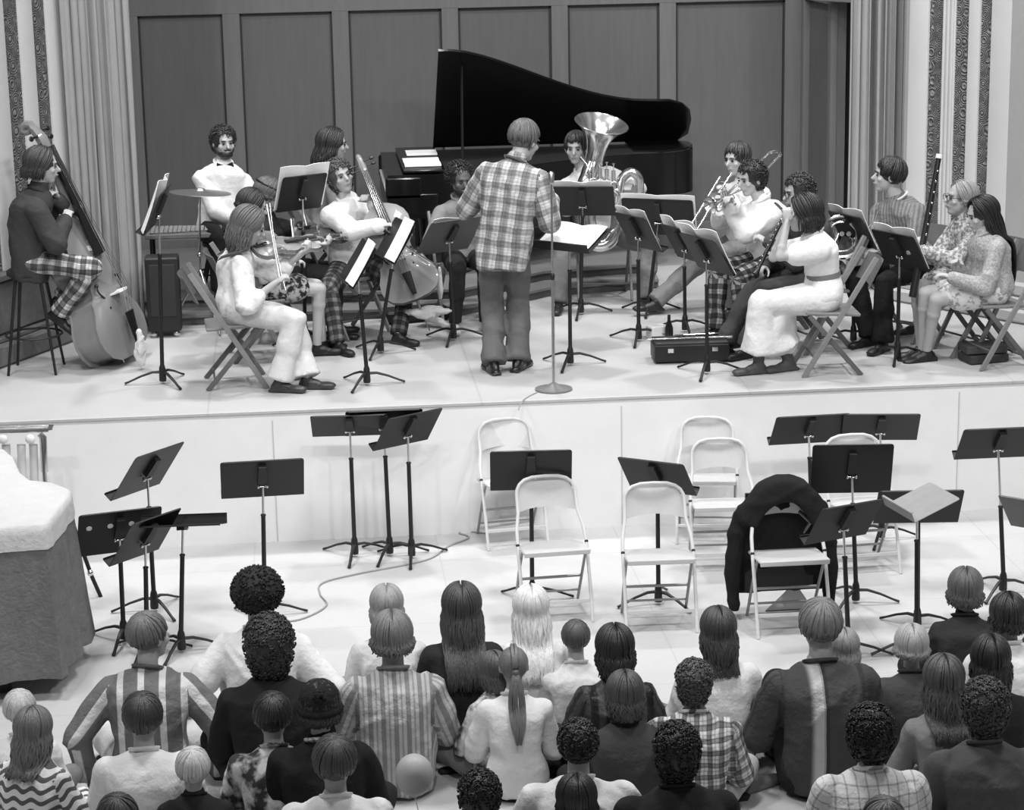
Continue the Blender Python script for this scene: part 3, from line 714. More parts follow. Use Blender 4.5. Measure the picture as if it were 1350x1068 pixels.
    # ---- face
    if stage:
        for q in (-1, 1):
            e = MB().ell(g((q*.030, .0815, .006)), V(.0125, .007, .0065)*hk, R, 10, 6).build('eye', EYE, root, off)
            MB().tube([g((q*.015, .089, .025)), g((q*.030, .088, .030)), g((q*.046, .078, .025))], .0042*hk, 6).build('eyebrow', o.get('hm', EYE), root, off)
        MB().tube([g((-.024, .085, -.055)), g((0, .0965, -.053)), g((.024, .085, -.055))], [.002*hk, .0062*hk, .002*hk], 8).build('mouth', LIP, root, off)
    if o.get('glasses'):
        b = MB()
        for q in (-1, 1):
            b.tube([g((q*.032+.024*cos(R_(a)), .100, .004+.021*sin(R_(a)))) for a in range(0, 361, 30)], .0025*hk, 6)
            b.tube([g((q*.056, .098, .008)), g((q*.080, 0, .008))], .002*hk, 5)
        b.tube([g((-.009, .102, .006)), g((.009, .102, .006))], .002*hk, 5); b.build('glasses', BLK, root, off)
    if o.get('beard'):
        b = MB(); b.ell(g((0, .040, -.078)), V(.056, .052, .042)*hk, R, 16, 10)
        for q in (-1, 1): b.cap(g((q*.058, .022, -.06)), g((q*.070, 0, -.01)), .016*hk, .010*hk)
        b.cap(g((-.026, .090, -.040)), g((.026, .090, -.040)), .0075*hk); b.fuse('beard', o['hm'], root, off, .007, 2, wrinkle(.002, 90, 3))
    # ---- hair
    bb = None
    if o.get('hair', 'short') in ('long', 'pony'):
        yk = o.get('back', .13)*s
        def bb(p):
            t = (p-hip)@up/TL
            if t < 1.04:
                t_ = min(max(t, 0), 1); q = hip+(neck-hip)*t_-fS*bend*sin(pi*t_); dd = (p-q)@fS; lim = -(.125*s*wd*(1 if t_ < .86 else max(.55, 1-(t_-.86)*3))+o.get('fit', .02)+.012)
                if dd > lim and dd < .13*s: p = p+fS*(lim-dd)*min(1, (1.04-t)/.10)
            return p
    hb = MB(); hair_mesh(hb, hc, R, hk, o.get('hair', 'short'), rs, bb, o.get('hl', .3), o.get('vol', 1.0))
    if hb.n: hb.build('hair', o.get('hm', EYE), root, off, sharp=0)
    for kind, fn in o.get('hat', ()): fn(root, off, g, R, hk)
    # ---- garments
    bones = [(hip-up*.2*s, neck, .14*s, latS, 0)]
    for k in 'LR': bones += [(sh[k], el[k], .055*s, latS, 1), (el[k], wr[k], .045*s, latS, 2), (hj[k], kn[k], .08*s, lat, 1), (kn[k], an_[k], .06*s, lat, 2)]
    fit = o.get('fit', .021)*s; sl = o.get('sleeve', 'long'); top = o.get('top')
    if top is not None:
        b = MB(); e = fit; hem = o.get('hem', .03)*s
        rg = ringset(e, -9 if hem >= 0 else .05)
        if hem > 0:
            r0_ = rg[0]; c0 = r0_.mean(0); low = (r0_-c0)*o.get('flare', 1.04)+c0-up*hem+f*o.get('hemf', 0)*s; rg = [low]+[lerp(low, rg[1], .45)]+rg[1:]
        b.grid(rg); b.cap(neck-up*.05*s, neck+nrm(hc-neck)*o.get('collar', .012)*s, .062*s+e*.4, .056*s+e*.3)
        if fem:
            for q in (-1, 1): b.ell(lerp(hip, neck, .63)+latS*q*.060*s+fS*.048*s, V(.062, .046, .068)*s)
        for k, q in (('L', -1), ('R', 1)):
            A_, E_, W_ = sh[k], el[k], wr[k]; ea = e*o.get('bag', 1.0)
            b.ell(A_, .051*s*ar+e*.8); b.cap(neck-up*.035*s, A_, .050*s+e*.5, .046*s*ar+e*.8)
            if sl == 'none': continue
            if sl == 'short': b.cap(A_, lerp(A_, E_, .55), .050*s*ar+ea, .050*s*ar+ea*1.3)
            else:
                b.cap(A_, E_, .049*s*ar+ea, .042*s*ar+ea*1.1)
                w1 = lerp(E_, W_, .35 if sl == 'elbow' else .97); b.cap(E_, w1, .042*s*ar+ea*1.1, (.040 if sl == 'elbow' else .029)*s*ar+ea*o.get('cuff', .8))
        b.fuse(o.get('topname', 'shirt'), top, root, off, .0125, 3, wrinkle(o.get('wr', .012), 11, rs.randint(999)), bones)
    if o.get('collar_mat') is None and top is not None and not o.get('nocollar'): o['collar_mat'] = top
    if o.get('collar_mat') is not None:
        b = MB(); cc = neck+nrm(hc-neck)*.012*s; F_ = fr(fS, nrm(hc-neck))
        b.tube([cc+F_@V(.068*cos(R_(a)), .064*sin(R_(a)), -.026*sin(R_(a)))*s for a in range(100, 441, 17)], .018*s, 7, .55); b.build('collar', o['collar_mat'], root, off)
    bot = o.get('bottom'); kind = o.get('botkind', 'trousers')
    if bot is not None:
        b = MB(); e = .016*s; b.ell(hip-V(0, 0, .02), V((.17 if fem else .165)*wd, .130, .14)*s, fr(f))
        if kind == 'trousers':
            for k in 'LR':
                b.cap(hj[k], kn[k], .086*s*wd+e*.6, .064*s+e*.7); en = lerp(kn[k], an_[k], 1.0+o.get('drop', .0)); fl = o.get('bell', .055)*s
                b.cap(kn[k], lerp(kn[k], en, .5), .062*s+e*.6, (.056*s+fl)/2+.012); b.tube([lerp(kn[k], en, .35), lerp(kn[k], en, .7), en-V(0, 0, .005)], [.06*s, lerp(.058*s, fl, .6), fl], 14)
        elif kind == 'skirt':
            hemt = o.get('skirt', .9)
            for t in np.linspace(0, 1, 6):
                H_ = lerp(hj['L'], hj['R'], t); K_ = lerp(kn['L'], kn['R'], t); A_ = lerp(an_['L'], an_['R'], t)
                b.cap(H_, K_, .092*s+e, .072*s+e)
                if hemt > 0: b.cap(K_, lerp(K_, A_, .3), .080*s+e, .078*s+e); b.tube([lerp(K_, A_, .02), lerp(K_, A_, .5*hemt), lerp(K_, A_, hemt)], [.078*s+e, .090*s+e, .108*s+e*2], 14); b.cap(lerp(H_, K_, .6), lerp(lerp(H_, K_, .7), A_, hemt*.9), .07*s, .08*s)
        elif kind == 'mini':
            for t in np.linspace(0, 1, 6):
                H_ = lerp(hj['L'], hj['R'], t); K_ = lerp(kn['L'], kn['R'], t); b.cap(H_, lerp(H_, K_, .62), .094*s+e, .085*s+e)
        b.fuse({'trousers': 'trousers', 'skirt': 'skirt', 'mini': 'skirt'}[kind], bot, root, off, .0135, 3, wrinkle(.011, 10, rs.randint(999)), bones)
    # ---- shoes
    sm = o.get('shoe')
    if sm is not None:
        for k, q in (('L', -1), ('R', 1)):
            td = toe[k]; A_ = an_[k]; X = nrm(np.cross(td, V(0, 0, 1))); F_ = np.column_stack([X, td, np.cross(X, td)])
            b = MB(); hh = o.get('heel', 0)*s
            b.ell(A_+F_@V(0, .13, -.052)*s, V(.042, .075, .026)*s, F_); b.ell(A_+F_@V(0, .02, -.04)*s, V(.036, .085, .036)*s, F_); b.cap(A_+F_@V(0, -.02, -.035)*s, A_+F_@V(0, .0, -.005)*s, .034*s, .036*s)
            b.box(A_+F_@V(0, .055, -.068)*s, V(.07, .26, .016)*s, F_, .007*s)
            if hh: b.box(A_+F_@V(0, -.045, -.075)*s-V(0, 0, hh/2-.01), V(.05*s, .05*s, hh+.01), F_, .006)
            if o.get('boot'): b.cap(A_, lerp(A_, kn[k], o['boot']), .040*s, .055*s)
            b.fuse('boot' if o.get('boot') else 'shoe', sm, root, off, .009, 2)
    if o.get('bow'):
        cc = neck+nrm(hc-neck)*.0*s+fS*.080*s-V(0, 0, .012); F_ = fr(fS); b = MB(); b.ell(cc, V(.012, .012, .014), F_)
        for q in (-1, 1): b.prism([(0, -.008), (q*.062, -.034), (q*.070, 0), (q*.062, .034), (0, .008)][::q], -.008, .008, np.column_stack([F_[:, 0], F_[:, 2], -F_[:, 1]]), cc)
        b.build('bow_tie', EBON, root, off)
    if o.get('belt') is not None:
        rg = ringset(fit+.004); i = 3 if fem else 2; q = rg[i]; MB().grid([q-up*.018, q+up*.018]).build('belt', o['belt'], root, off)
    J.update(dict(el=el, wr=wr, sh=sh, kn=kn, an=an_, R=R)); return root
def hash_(t):
    h = 7
    for ch in t: h = (h*131+ord(ch)) % 1000003
    return h
def sit(px, py, z, h, s=1.0, seat=.47, lean=6, turn=0, hdh=None, hpitch=0, hroll=0, slide=(0, 0), **k):
    """seated: (px, py) is the floor point under the hips"""
    B = gnd(px, py, z); f = hd(h); hip = B+V(0, 0, seat+.075*s); fl = f*sin(R_(lean))+V(0, 0, cos(R_(lean))); lt = np.cross(f, V(0, 0, 1))
    fl = nrm(fl+lt*sin(R_(slide[0]))); neck = hip+fl*.50*s; hh = h if hdh is None else hdh; hf = hd(hh)
    head = neck+(fl*.5+V(0, 0, .5))*.165*s+hf*.025*s+hf*.03*sin(R_(-hpitch)); a = R_(hpitch)
    hv = hf*cos(a)+V(0, 0, sin(a)); hu = nrm(V(0, 0, cos(a))-hf*sin(a)+np.cross(hf, V(0, 0, 1))*tan(R_(hroll)))
    J = dict(base=B, hip=hip, neck=neck, head=head, h=h, hs=h+turn, hd=hv, hup=hu)
    for kk, q in (('L', -1), ('R', 1)):
        J['a'+kk] = B+f*(.40*s)+lt*q*.11*s+V(0, 0, .075*s); J['w'+kk] = hip+f*.28*s+lt*q*.12*s+V(0, 0, .14)
    J.update(k); return J
def floor_sit(px, top, s, h=0, lean=8, pose='cross', hdh=None, hpitch=0, hroll=0, arms='lap', z=0, tot=.905, **k):
    """sitting on the hall floor; (px, top) is the crown of the head in the picture"""
    P = gnd(px, top, z+tot*s); B = V(P[0], P[1], z); f = hd(h); lt = np.cross(f, V(0, 0, 1)); hip = B+V(0, 0, .105*s)
    fl = nrm(f*sin(R_(lean))+V(0, 0, cos(R_(lean)))); B = B-f*(.5*sin(R_(lean))*s); hip = B+V(0, 0, .105*s); neck = hip+fl*.50*s; hh = h if hdh is None else hdh; hf = hd(hh)
    a = R_(hpitch); head = neck+V(0, 0, .17*s)+hf*.03*s; hv = hf*cos(a)+V(0, 0, sin(a)); hu = nrm(V(0, 0, cos(a))-hf*sin(a)+np.cross(hf, V(0, 0, 1))*tan(R_(hroll)))
    J = dict(base=B, hip=hip, neck=neck, head=head, h=h, hs=h, hd=hv, hup=hu, bend=.05)
    for kk, q in (('L', -1), ('R', 1)):
        if pose == 'cross': J['a'+kk] = B+f*.30*s-lt*q*.12*s+V(0, 0, .07*s); J['k'+kk] = lt*q+V(0, 0, .25); J['t'+kk] = -lt*q+f*.2
        elif pose == 'kneesup': J['a'+kk] = B+f*.42*s+lt*q*.12*s+V(0, 0, .075*s); J['k'+kk] = V(0, 0, 1)+lt*q*.15
        elif pose == 'side': J['a'+kk] = B+lt*.50*s+f*(.05+.15*(q > 0))*s+V(0, 0, .06*s); J['k'+kk] = f; J['t'+kk] = lt+f*.2
        if arms == 'lap': J['w'+kk] = hip+f*.30*s+lt*q*.06*s+V(0, 0, .10*s); J['e'+kk] = lt*q*.8-V(0, 0, 1)-f*.2
        elif arms == 'prop': J['w'+kk] = B+lt*q*.34*s+f*.02+V(0, 0, .05*s); J['e'+kk] = -f*.5+lt*q*.8; J['d'+kk] = f*.6+lt*q*.4; J['p'+kk] = V(0, 0, -1); J['c'+kk] = 8
        elif arms == 'knees': J['w'+kk] = hip+f*.34*s+lt*q*.13*s+V(0, 0, .20*s); J['e'+kk] = lt*q*.5-V(0, 0, 1)
    J.update(k); return J
# ------------------------------------------------------------------ instruments
OUT_V = [(0, .02), (.012, .14), (.05, .225), (.11, .272), (.18, .29), (.26, .278), (.34, .235), (.375, .225), (.40, .222), (.415, .185), (.45, .160), (.51, .148), (.57, .155), (.605, .175), (.62, .205), (.645, .203), (.68, .212), (.74, .232), (.80, .236), (.87, .215), (.93, .165), (.97, .10), (.99, .055), (1.0, .03)]
OUT_B = [(0, .02), (.012, .15), (.05, .235), (.11, .285), (.18, .302), (.26, .285), (.33, .235), (.375, .215), (.40, .215), (.42, .18), (.46, .160), (.52, .152), (.57, .165), (.60, .195), (.62, .215), (.66, .222), (.71, .225), (.77, .212), (.83, .175), (.89, .115), (.94, .062), (.97, .040), (1.0, .03)]
def viol(name, cat, label, L, bot, top, n, group=None, rib=.09, prof=OUT_V, mat=VARN, ribmat=None, pin=0.0, neckL=.36, bridge_m=None):
    o = np.array(bot, float); F = fr(np.array(top)-o, n); g = lambda x, y, z: o+F@V(x, y, z)*L
    root = empty(name, o, label, cat, group); t = rib/2
    pts = [(w, y) for y, w in prof]+[(-w, y) for y, w in prof[::-1]]; pts = np.array(pts); cy = .44; b = MB()
    def ring(k, z): return np.array([g(x*k, cy+(y-cy)*k, z) for x, y in pts])
    b.grid([ring(k, z) for k, z in ((.02, -t-.045), (.5, -t-.038), (.8, -t-.018), (.93, -t-.004), (1.03, -t), (1.03, -t+.006), (.97, -t+.008), (.97, t-.008), (1.03, t-.006), (1.03, t), (.93, t+.004), (.8, t+.020), (.5, t+.045), (.02, t+.055))])
    body = b.build('body', mat, root, o, 50)
    if ribmat: b = MB(); b.grid([ring(.978, -t+.01), ring(.978, t-.01)], False); b.build('rib', ribmat, body, o, 50)
    nk = 1+neckL; e = t+.055
    b = MB(); b.tube([g(0, .97, t-.01), g(0, 1.02, t+.00), g(0, 1.1, t+.022), g(0, nk, t+.030)], [.05*L, .045*L, .036*L, .032*L], 8); b.build('neck', mat, root, o)
    b = MB(); a = [[g(q*(.055-.02*u), .66+(nk-.66)*u, t+.075-.012*u+.006*(1-abs(q))) for q in (-1, -.4, .4, 1)] for u in np.linspace(0, 1, 6)]; b.sheet(a, .02*L); b.build('fingerboard', EBON, root, o)
    b = MB(); b.tube([g(0, nk, t+.03), g(0, nk+.06, t+.03), g(0, nk+.14, t+.005)], [.036*L, .040*L, .03*L], 8)
    sp = [g(0, nk+.15+.035*(1-a/14)*cos(a*.9+1.2)*-1, t-.01+.045*(1-a/14)*sin(a*.9+1.2)-.03) for a in range(12)]; b.tube(sp, [.03*L*(1-a/18) for a in range(12)], 8)
    sc_ = b.build('scroll', mat, root, o)
    for i, (q, y) in enumerate(((-1, .03), (1, .05), (-1, .085), (1, .105))):
        b = MB(); b.cyl(g(q*.03, nk+y, t+.03), g(q*.09, nk+y, t+.03), .007*L, 6); b.ell(g(q*.115, nk+y, t+.03), np.array((.028, .018, .008))*L, F, 8, 6); b.build('peg', EBON, root, o)
    b = MB(); b.prism([(-.06, 0), (-.04, 0), (-.03, .02), (.03, .02), (.04, 0), (.06, 0), (.05, .05), (.055, .075), (0, .1), (-.055, .075), (-.05, .05)], -.006, .006, np.column_stack([F[:, 0]*L, F[:, 2]*L, -F[:, 1]*L]), g(0, .40, t+.045)); b.build('bridge', bridge_m or M(196, .6, name='maple'), root, o)
    b = MB(); b.sheet([[g(q*(.020+.025*u), .03+.23*u, t+.06+.035*u+.01*(1-abs(q))) for q in (-1, 0, 1)] for u in np.linspace(0, 1, 5)], .015*L); b.build('tailpiece', EBON, root, o)
    for q in (-1.5, -.5, .5, 1.5):
        MB().tube([g(q*.02, .25, t+.098), g(q*.026, .40, t+.148), g(q*.014, nk, t+.075)], .0016 if L < .5 else .0022, 5).build('string', CHR, root, o)
    for q in (-1, 1):
        P = [g(q*(.125+.03*sin((u-.5)*5)), .33+.16*u, t+.036+.004*sin(u*3.1)) for u in np.linspace(0, 1, 9)]
        b = MB(); b.tube(P, [.012*L]+[.008*L]*7+[.012*L], 6, .6, F[:, 2]); b.ell(P[0], .016*L); b.ell(P[-1], .014*L); b.build('f_hole', EBON, body, o)
    if pin: MB().tube([g(0, .02, 0), g(0, -pin/L, 0)], [.012, .005], 8).build('endpin', CHR, root, o)
    else: MB().ell(g(-.1, .03, t+.07), V(.10, .07, .03)*L, F).build('chin_rest', EBON, root, o)
    return root
def bow(p0, p1, label, nvec=(0, 0, 1), cat='bow'):
    p0 = np.array(p0, float); p1 = np.array(p1, float); F = fr(p1-p0, nvec); L = np.linalg.norm(p1-p0); root = empty('bow', p0, label, cat, 'string bows')
    g = lambda y, z: p0+F@V(0, y*L, z)
    MB().tube([g(u, .018-.014*sin(pi*u)) for u in np.linspace(0, 1, 9)], [.0055]*5+[.0045]*4, 6).build('stick', VARN_D, root, p0)
    MB().tube([g(.07, -.006), g(.99, -.003)], .004, 6, .4).build('horsehair', PAPER, root, p0)
    MB().box(g(.06, .004), (.012, .05, .022), F, .003).build('frog', EBON, root, p0); return root
def arc(c, u, v, r, a0, a1, n=10): return [np.array(c)+(np.array(u)*cos(R_(a))+np.array(v)*sin(R_(a)))*r for a in np.linspace(a0, a1, n)]
def bell(root, name, mat, c, ax, r, L, r0, off, dark=True):
    F = fr(ax); R = np.column_stack([F[:, 0], -F[:, 2], F[:, 1]]) if True else F; R[:, 1] = np.cross(R[:, 2], R[:, 0])
    prof = [(r0+(r-r0)*u**3.2, -L*(1-u)) for u in np.linspace(0, 1, 14)]; inner = [(max(q-.004, .002), z+.001) for q, z in prof[::-1]]
    return MB().lathe(prof+[(r+.004, .002), (r, .006)]+inner, c, R, 30).build(name, mat, root, off, 60)
def tuba(D):
    o = at(790, 330, D); root = empty('tuba', o, 'large shiny tuba with its bell raised above the seated player', 'tuba')
    bc = at(793, 163, D-.05); ax = nrm(at(797, 140, D-.30)-at(775, 250, D-.12)); ax = nrm(V(.17, -.28, 1))
    bell(root, 'bell', BRASS, bc, ax, .215, .34, .075, o)
    b0 = bc-ax*.33; q = at(770, 250, D-.1)
    low = [b0, lerp(b0, q, .5), q, at(768, 285, D-.1), at(772, 308, D-.1), at(785, 323, D-.1), at(802, 320, D-.1), at(812, 303, D-.1), at(814, 280, D-.1)]
    low = smooth(low, 4); b = MB(); b.tube(low, fill([.075, .070, .066, .062, .060, .058, .056, .054, .05], len(low)), 16); b.build('main_bow', BRASS, root, o)
    br = smooth([at(814, 280, D-.1), at(815, 255, D-.08), at(820, 236, D-.06), at(832, 227, D-.06), at(843, 238, D-.06), at(842, 268, D-.06)], 5); b = MB(); b.tube(br, fill([.05, .045, .04, .038, .036, .03], len(br)), 14); b.build('branch_bow', BRASS, root, o)
    for i in range(4):
        p = at(782+i*9, 232+i*1.5, D-.16); b = MB(); b.cyl(p+V(0, 0, .07), p-V(0, 0, .13), .017, 12); b.cyl(p+V(0, 0, .07), p+V(0, 0, .12), .005, 6); b.ell(p+V(0, 0, .125), (.014, .014, .005)); b.build('valve', CHR, root, o)
        MB().tube(arc(p-V(0, .03, .05), V(1, 0, 0), V(0, 0, 1), .035, 0, 360, 16), .008, 8).build('valve_slide', BRASS, root, o)
    b = MB(); b.tube(arc(at(800, 290, D-.2), V(1, 0, 0), V(0, 0, 1), .10, 0, 330, 20), .012, 8); b.tube(arc(at(805, 262, D-.2), V(1, 0, 0), V(0, 0, 1), .07, -60, 300, 20), .012, 8); b.build('coil', BRASS, root, o)
    MB().tube([at(786, 240, D-.15), at(772, 215, D-.14), at(765, 207, D-.12)], [.008, .006, .012], 8).build('mouthpiece', CHR, root, o)
    return root
def trumpet(mouth, bellp, label):
    m = np.array(mouth); e = np.array(bellp); F = fr(e-m); L = np.linalg.norm(e-m); root = empty('trumpet', m, label, 'trumpet'); g = lambda x, y, z: m+F@V(x, y, z)
    bell(root, 'bell', BRASS, e, e-m, .062, .22, .010, m)
    b = MB(); b.tube([g(0, L-.22, 0), g(0, .08, 0)], [.010, .008], 8); b.tube([g(0, 0, 0), g(0, L*.72, 0)], .006, 8)
    b.tube([g(0, .08, 0)]+arc(g(0, .1, -.04), F[:, 1]*-1, F[:, 2], .04, 60, -60, 7)+[g(0, L*.7, -.08)]+arc(g(0, L*.72, -.04), F[:, 1], F[:, 2], .04, -80, 80, 7), .0065, 8); b.build('tubing', BRASS, root, m)
    for i in range(3):
        b = MB(); b.cyl(g(.012, L*.40+i*.026, .045), g(.012, L*.40+i*.026, -.09), .0105, 10); b.cyl(g(.012, L*.40+i*.026, .045), g(.012, L*.40+i*.026, .075), .003, 6); b.ell(g(.012, L*.40+i*.026, .077), .008); b.build('valve', CHR, root, m)
    MB().tube([g(0, -.01, 0), g(0, .02, 0), g(0, .07, 0)], [.013, .008, .005], 10).build('mouthpiece', CHR, root, m); return root
def trombone(mouth, far, back, bellp, label):
    m = np.array(mouth); F = fr(np.array(far)-m); L = np.linalg.norm(np.array(far)-m); root = empty('trombone', m, label, 'trombone'); g = lambda x, y, z: m+F@V(x, y, z)
    b = MB(); b.tube([g(0, 0, 0), g(0, L, 0)], .0085, 8); b.tube([g(.085, .02, 0), g(.085, L, 0)], .0085, 8); b.tube(arc(g(.0425, L, 0), F[:, 0], F[:, 1], .0425, 0, 180, 10), .0095, 8)
    for y in (.06, L*.35): b.cyl(g(0, y, 0), g(.085, y, 0), .006, 6)
    b.build('slide', CHR, root, m)
    bk = np.array(back); be = np.array(bellp); Fb = fr(be-bk); b = MB()
    b.tube([bk+Fb@V(0, .0, 0), lerp(bk, be, .6)], [.009, .012], 8); b.tube([bk+Fb@V(-.12, 0, 0), lerp(bk, be, .45)+Fb@V(-.12, 0, 0)], .008, 8); b.tube(arc(bk+Fb@V(-.06, 0, 0), Fb[:, 0], -Fb[:, 1], .06, 0, 180, 10), .012, 8); b.cyl(lerp(bk, be, .4), lerp(bk, be, .4)+Fb@V(-.12, 0, 0), .006, 6)
    b.build('bell_section', BRASS, root, m); bell(root, 'bell', BRASS, be, be-bk, .10, .26, .013, m)
    MB().tube([g(0, -.02, 0), g(0, .02, 0)], [.014, .006], 10).build('mouthpiece', CHR, root, m); return root
def pipe(name, cat, label, p0, p1, r0, r1, mat, keys=8, keymat=CHR, n_up=(0, 0, 1), belled=0, ring=None):
    p0 = np.array(p0, float); p1 = np.array(p1, float); F = fr(p1-p0, n_up); L = np.linalg.norm(p1-p0); root = empty(name, p0, label, cat)
    rr = [r0*(1-u)+r1*u+(belled*max(0, (u-.9)*10)**2) for u in np.linspace(0, 1, 21)]
    MB().tube([p0+F@V(0, L*u, 0) for u in np.linspace(0, 1, 21)], rr, 12).build('body', mat, root, p0)
    for i in range(keys):
        y = L*(.22+.68*i/max(1, keys-1)); b = MB(); r = lerp(r0, r1, y/L); b.ell(p0+F@V(.2*r, y, r+.003), (.007, .008, .003), F, 8, 5); b.build('key', keymat, root, p0)
    b = MB(); b.tube([p0+F@V(r0*.9, L*.2, r0*.7), p0+F@V(r1*.9, L*.9, r1*.7)], .0022, 5); b.build('rod', keymat, root, p0)
    if ring: b = MB(); b.tube([p1-F[:, 1]*.01, p1+F[:, 1]*.02], ring, 14); b.build('bell_ring', WHT, root, p0)
    return root
def horn(c, n, r, label):
    c = np.array(c); F = fr(n); root = empty('french_horn', c, label, 'horn'); X, Z = F[:, 0], F[:, 2]
    MB().tube(arc(c, X, Z, r, -40, 300, 26), [.011+.012*i/25 for i in range(26)], 8).build('main_loop', BRASS, root, c)
    MB().tube(arc(c+F[:, 1]*.02, X, Z, r*.72, 0, 360, 22), .008, 8).build('inner_loop', BRASS, root, c)
    for i in range(3): MB().cyl(c+F@V(-.05+.05*i, -.04, .02), c+F@V(-.05+.05*i, .02, .02), .018, 12).build('rotary_valve', CHR, root, c)
    bell(root, 'bell', BRASS, c+X*r*.6-Z*r*1.35+F[:, 1]*.03, nrm(X*.3-Z+F[:, 1]*.6), .14, .26, .022, c)
    MB().tube([c+X*-r+Z*.02, c-X*(r+.08)+Z*.12, c-X*(r+.10)+Z*.2], [.006, .005, .010], 8).build('mouthpiece', CHR, root, c); return root
def grand():
    zf = ST+.16; o = V(atY(512, 300, 18.9)[0], 18.72, zf); Lg = atY(914, 220, 19.8)[0]-o[0]; Wd = 1.42
    root = empty('grand_piano', o, 'black concert grand piano with its lid raised behind the players', 'piano')
    B_ = M(16, .22, spec=.5, name='piano_lacquer'); P = lambda x, y, z: o+V(x, y, z)
    def outline(x0=0.0, k=0):
        pts = [(x0, 0+k)]
        for u in np.linspace(0, 1, 14):                        # bent side
            x = .55+(Lg-.95)*u; y = .0+(Wd-.62)*(3*u*u-2*u**3)**.8
            if x > x0: pts.append((x, y+k))
        pts += [(Lg-.30+.30*sin(R_(a)), Wd-.32-.30*cos(R_(a))) for a in (15, 40, 65, 90)]+[(Lg, Wd-.10), (Lg-.08, Wd), (x0, Wd)]
        return pts
    b = MB(); b.prism(outline(), .50, .86, I3, o); case = b.build('case', B_, root, o, 30)
    MB().prism([(x*.985+.015, .03+y*.965) for x, y in outline(.42)], .862, .868, I3, o).build('soundboard', M(60, .4, metal=.4, name='plate'), case, o)
    b = MB(); b.box(P(.20, Wd/2, .62), (.42, Wd+.02, .16), bev=.01); b.build('keybed', B_, root, o)
    for q in (0.02, Wd-.02): MB().box(P(.13, q, .75), (.30, .06, .18), bev=.02).build('key_cheek', B_, root, o)
    b = MB()
    for i in range(52): b.box(P(.06, .08+i*(Wd-.16)/52+.01, .712), (.15, (Wd-.16)/52-.002, .02))
    ky = b.build('keyboard', WHT, root, o)
    b = MB(); b.box(P(.155, Wd/2, .79), (.02, Wd-.1, .14), ry(-12)); b.build('fallboard', B_, root, o)
    # lid hinged on the far straight side, raised
    al = R_(41); pl = outline(.46, 0); Rl = np.column_stack([V(1, 0, 0), V(0, cos(al), -sin(al)), V(0, sin(al), cos(al))])
    b = MB(); b.prism([(x, y-Wd) for x, y in pl], 0, .022, Rl, P(0, Wd, .885)); b.build('lid', B_, root, o, 30)
    b = MB(); b.box(P(.30, Wd/2, .885), (.34, Wd, .02), bev=.005); b.build('front_flap', B_, root, o)
    b = MB(); b.prism([(Lg-.55, Wd-.55), (Lg-.32, Wd-.62), (Lg-.1, Wd-.5), (Lg, Wd-.3), (Lg, Wd-.1), (Lg-.08, Wd), (Lg-.55, Wd)], .862, .885, I3, o); b.build('rim_cap', B_, case, o)
    MB().cyl(P(.62, .12, .86), P(.66, Wd-1.20*cos(al), .885+1.20*sin(al)), .011, 8).build('lid_prop', B_, root, o)
    for i, (x, y) in enumerate(((.32, .22), (.32, Wd-.22), (Lg-.38, Wd-.35))):
        b = MB(); b.tube([P(x, y, .52), P(x, y, .40), P(x, y, .12), P(x, y, .07)], [.085, .065, .05, .055], 12); lg = b.build('leg', B_, root, o); MB().ell(P(x, y, .035), (.035, .018, .035)).build('caster', BRASS, lg, o)
    b = MB(); b.box(P(.35, Wd/2, .30), (.03, .16, .36), bev=.01); b.box(P(.35, Wd/2, .10), (.12, .30, .05), bev=.01); b.build('pedal_lyre', B_, root, o)
    for q in (-.08, 0, .08): MB().box(P(.26, Wd/2+q, .09), (.11, .025, .012), bev=.005).build('pedal', BRASS, root, o)
    # music on the flap
    for (x, y, w_, h_, lab) in ((.30, .42, .30, .50, 'larger open score lying on the front flap of the black grand piano'), (.33, .98, .26, .30, 'smaller score beside the larger one on the flap of the grand piano')):
        rows = [[P(x-w_/2+w_*i/8, y-h_/2+h_*j/6, .903+.012*abs(sin(pi*(j/3)))) for j in range(7)] for i in range(9)]
        tag(MB().sheet(rows, .006).build('score', PAPER, None, P(x, y, .90)), lab, 'sheet music')
grand()
# ------------------------------------------------------------------ the players
def PXJ(J, **kv):
    D = dep(J['base'])
    for k, (x, y, dd) in kv.items():
        J[k] = at(x, y, D+dd)
        if k in ('aL', 'aR') and J['base'][2] < ST+.01 and dd > -5 and not J.get('free'): J[k] = gnd(x, y, ST+.080)
    return J
def D_(J): return dep(J['base'])
WHS = cloth(226, 'white_shirt', .06); DK = cloth(40, 'dark_cloth'); GRY = cloth(120, 'grey_cloth'); LG = cloth(190, 'light_cloth', .1); PALE = cloth(214, 'pale_cloth', .08)
# 1 bass player
J = sit(52, 488, ST, 86, free=1, seat=.76, lean=6, hdh=84, hpitch=-6)
PXJ(J, neck=(50, 252, 0), head=(57, 219, 0), aR=(78, 412, .02), aL=(84, 392, .22), wR=(86, 290, -.02), wL=(76, 262, .12))
J.update(kR=V(1, -.1, .35), kL=V(1, .1, .3), eR=V(.5, -.3, -1), eL=V(.2, .6, -.6), tR=V(.6, -.1, -.5), tL=V(.6, .1, -.5), bend=.05)
person('bass player in a dark sweater and plaid trousers seated on the tall stool', J, dict(hair='long', hl=.07, hm=hairm(52), vol=1.5, top=cloth(62, 'dark_sweater'), bag=1.2, fit=.026, hem=.12, collar=.05,
       bottom=plaid('plaid_trousers', 205, .085, .5, .72, .6, .25, .03), shoe=BLK, collar_mat=cloth(48, 'collar_cloth'), bell=.075))
B1 = J['base']; Db = dep(B1)
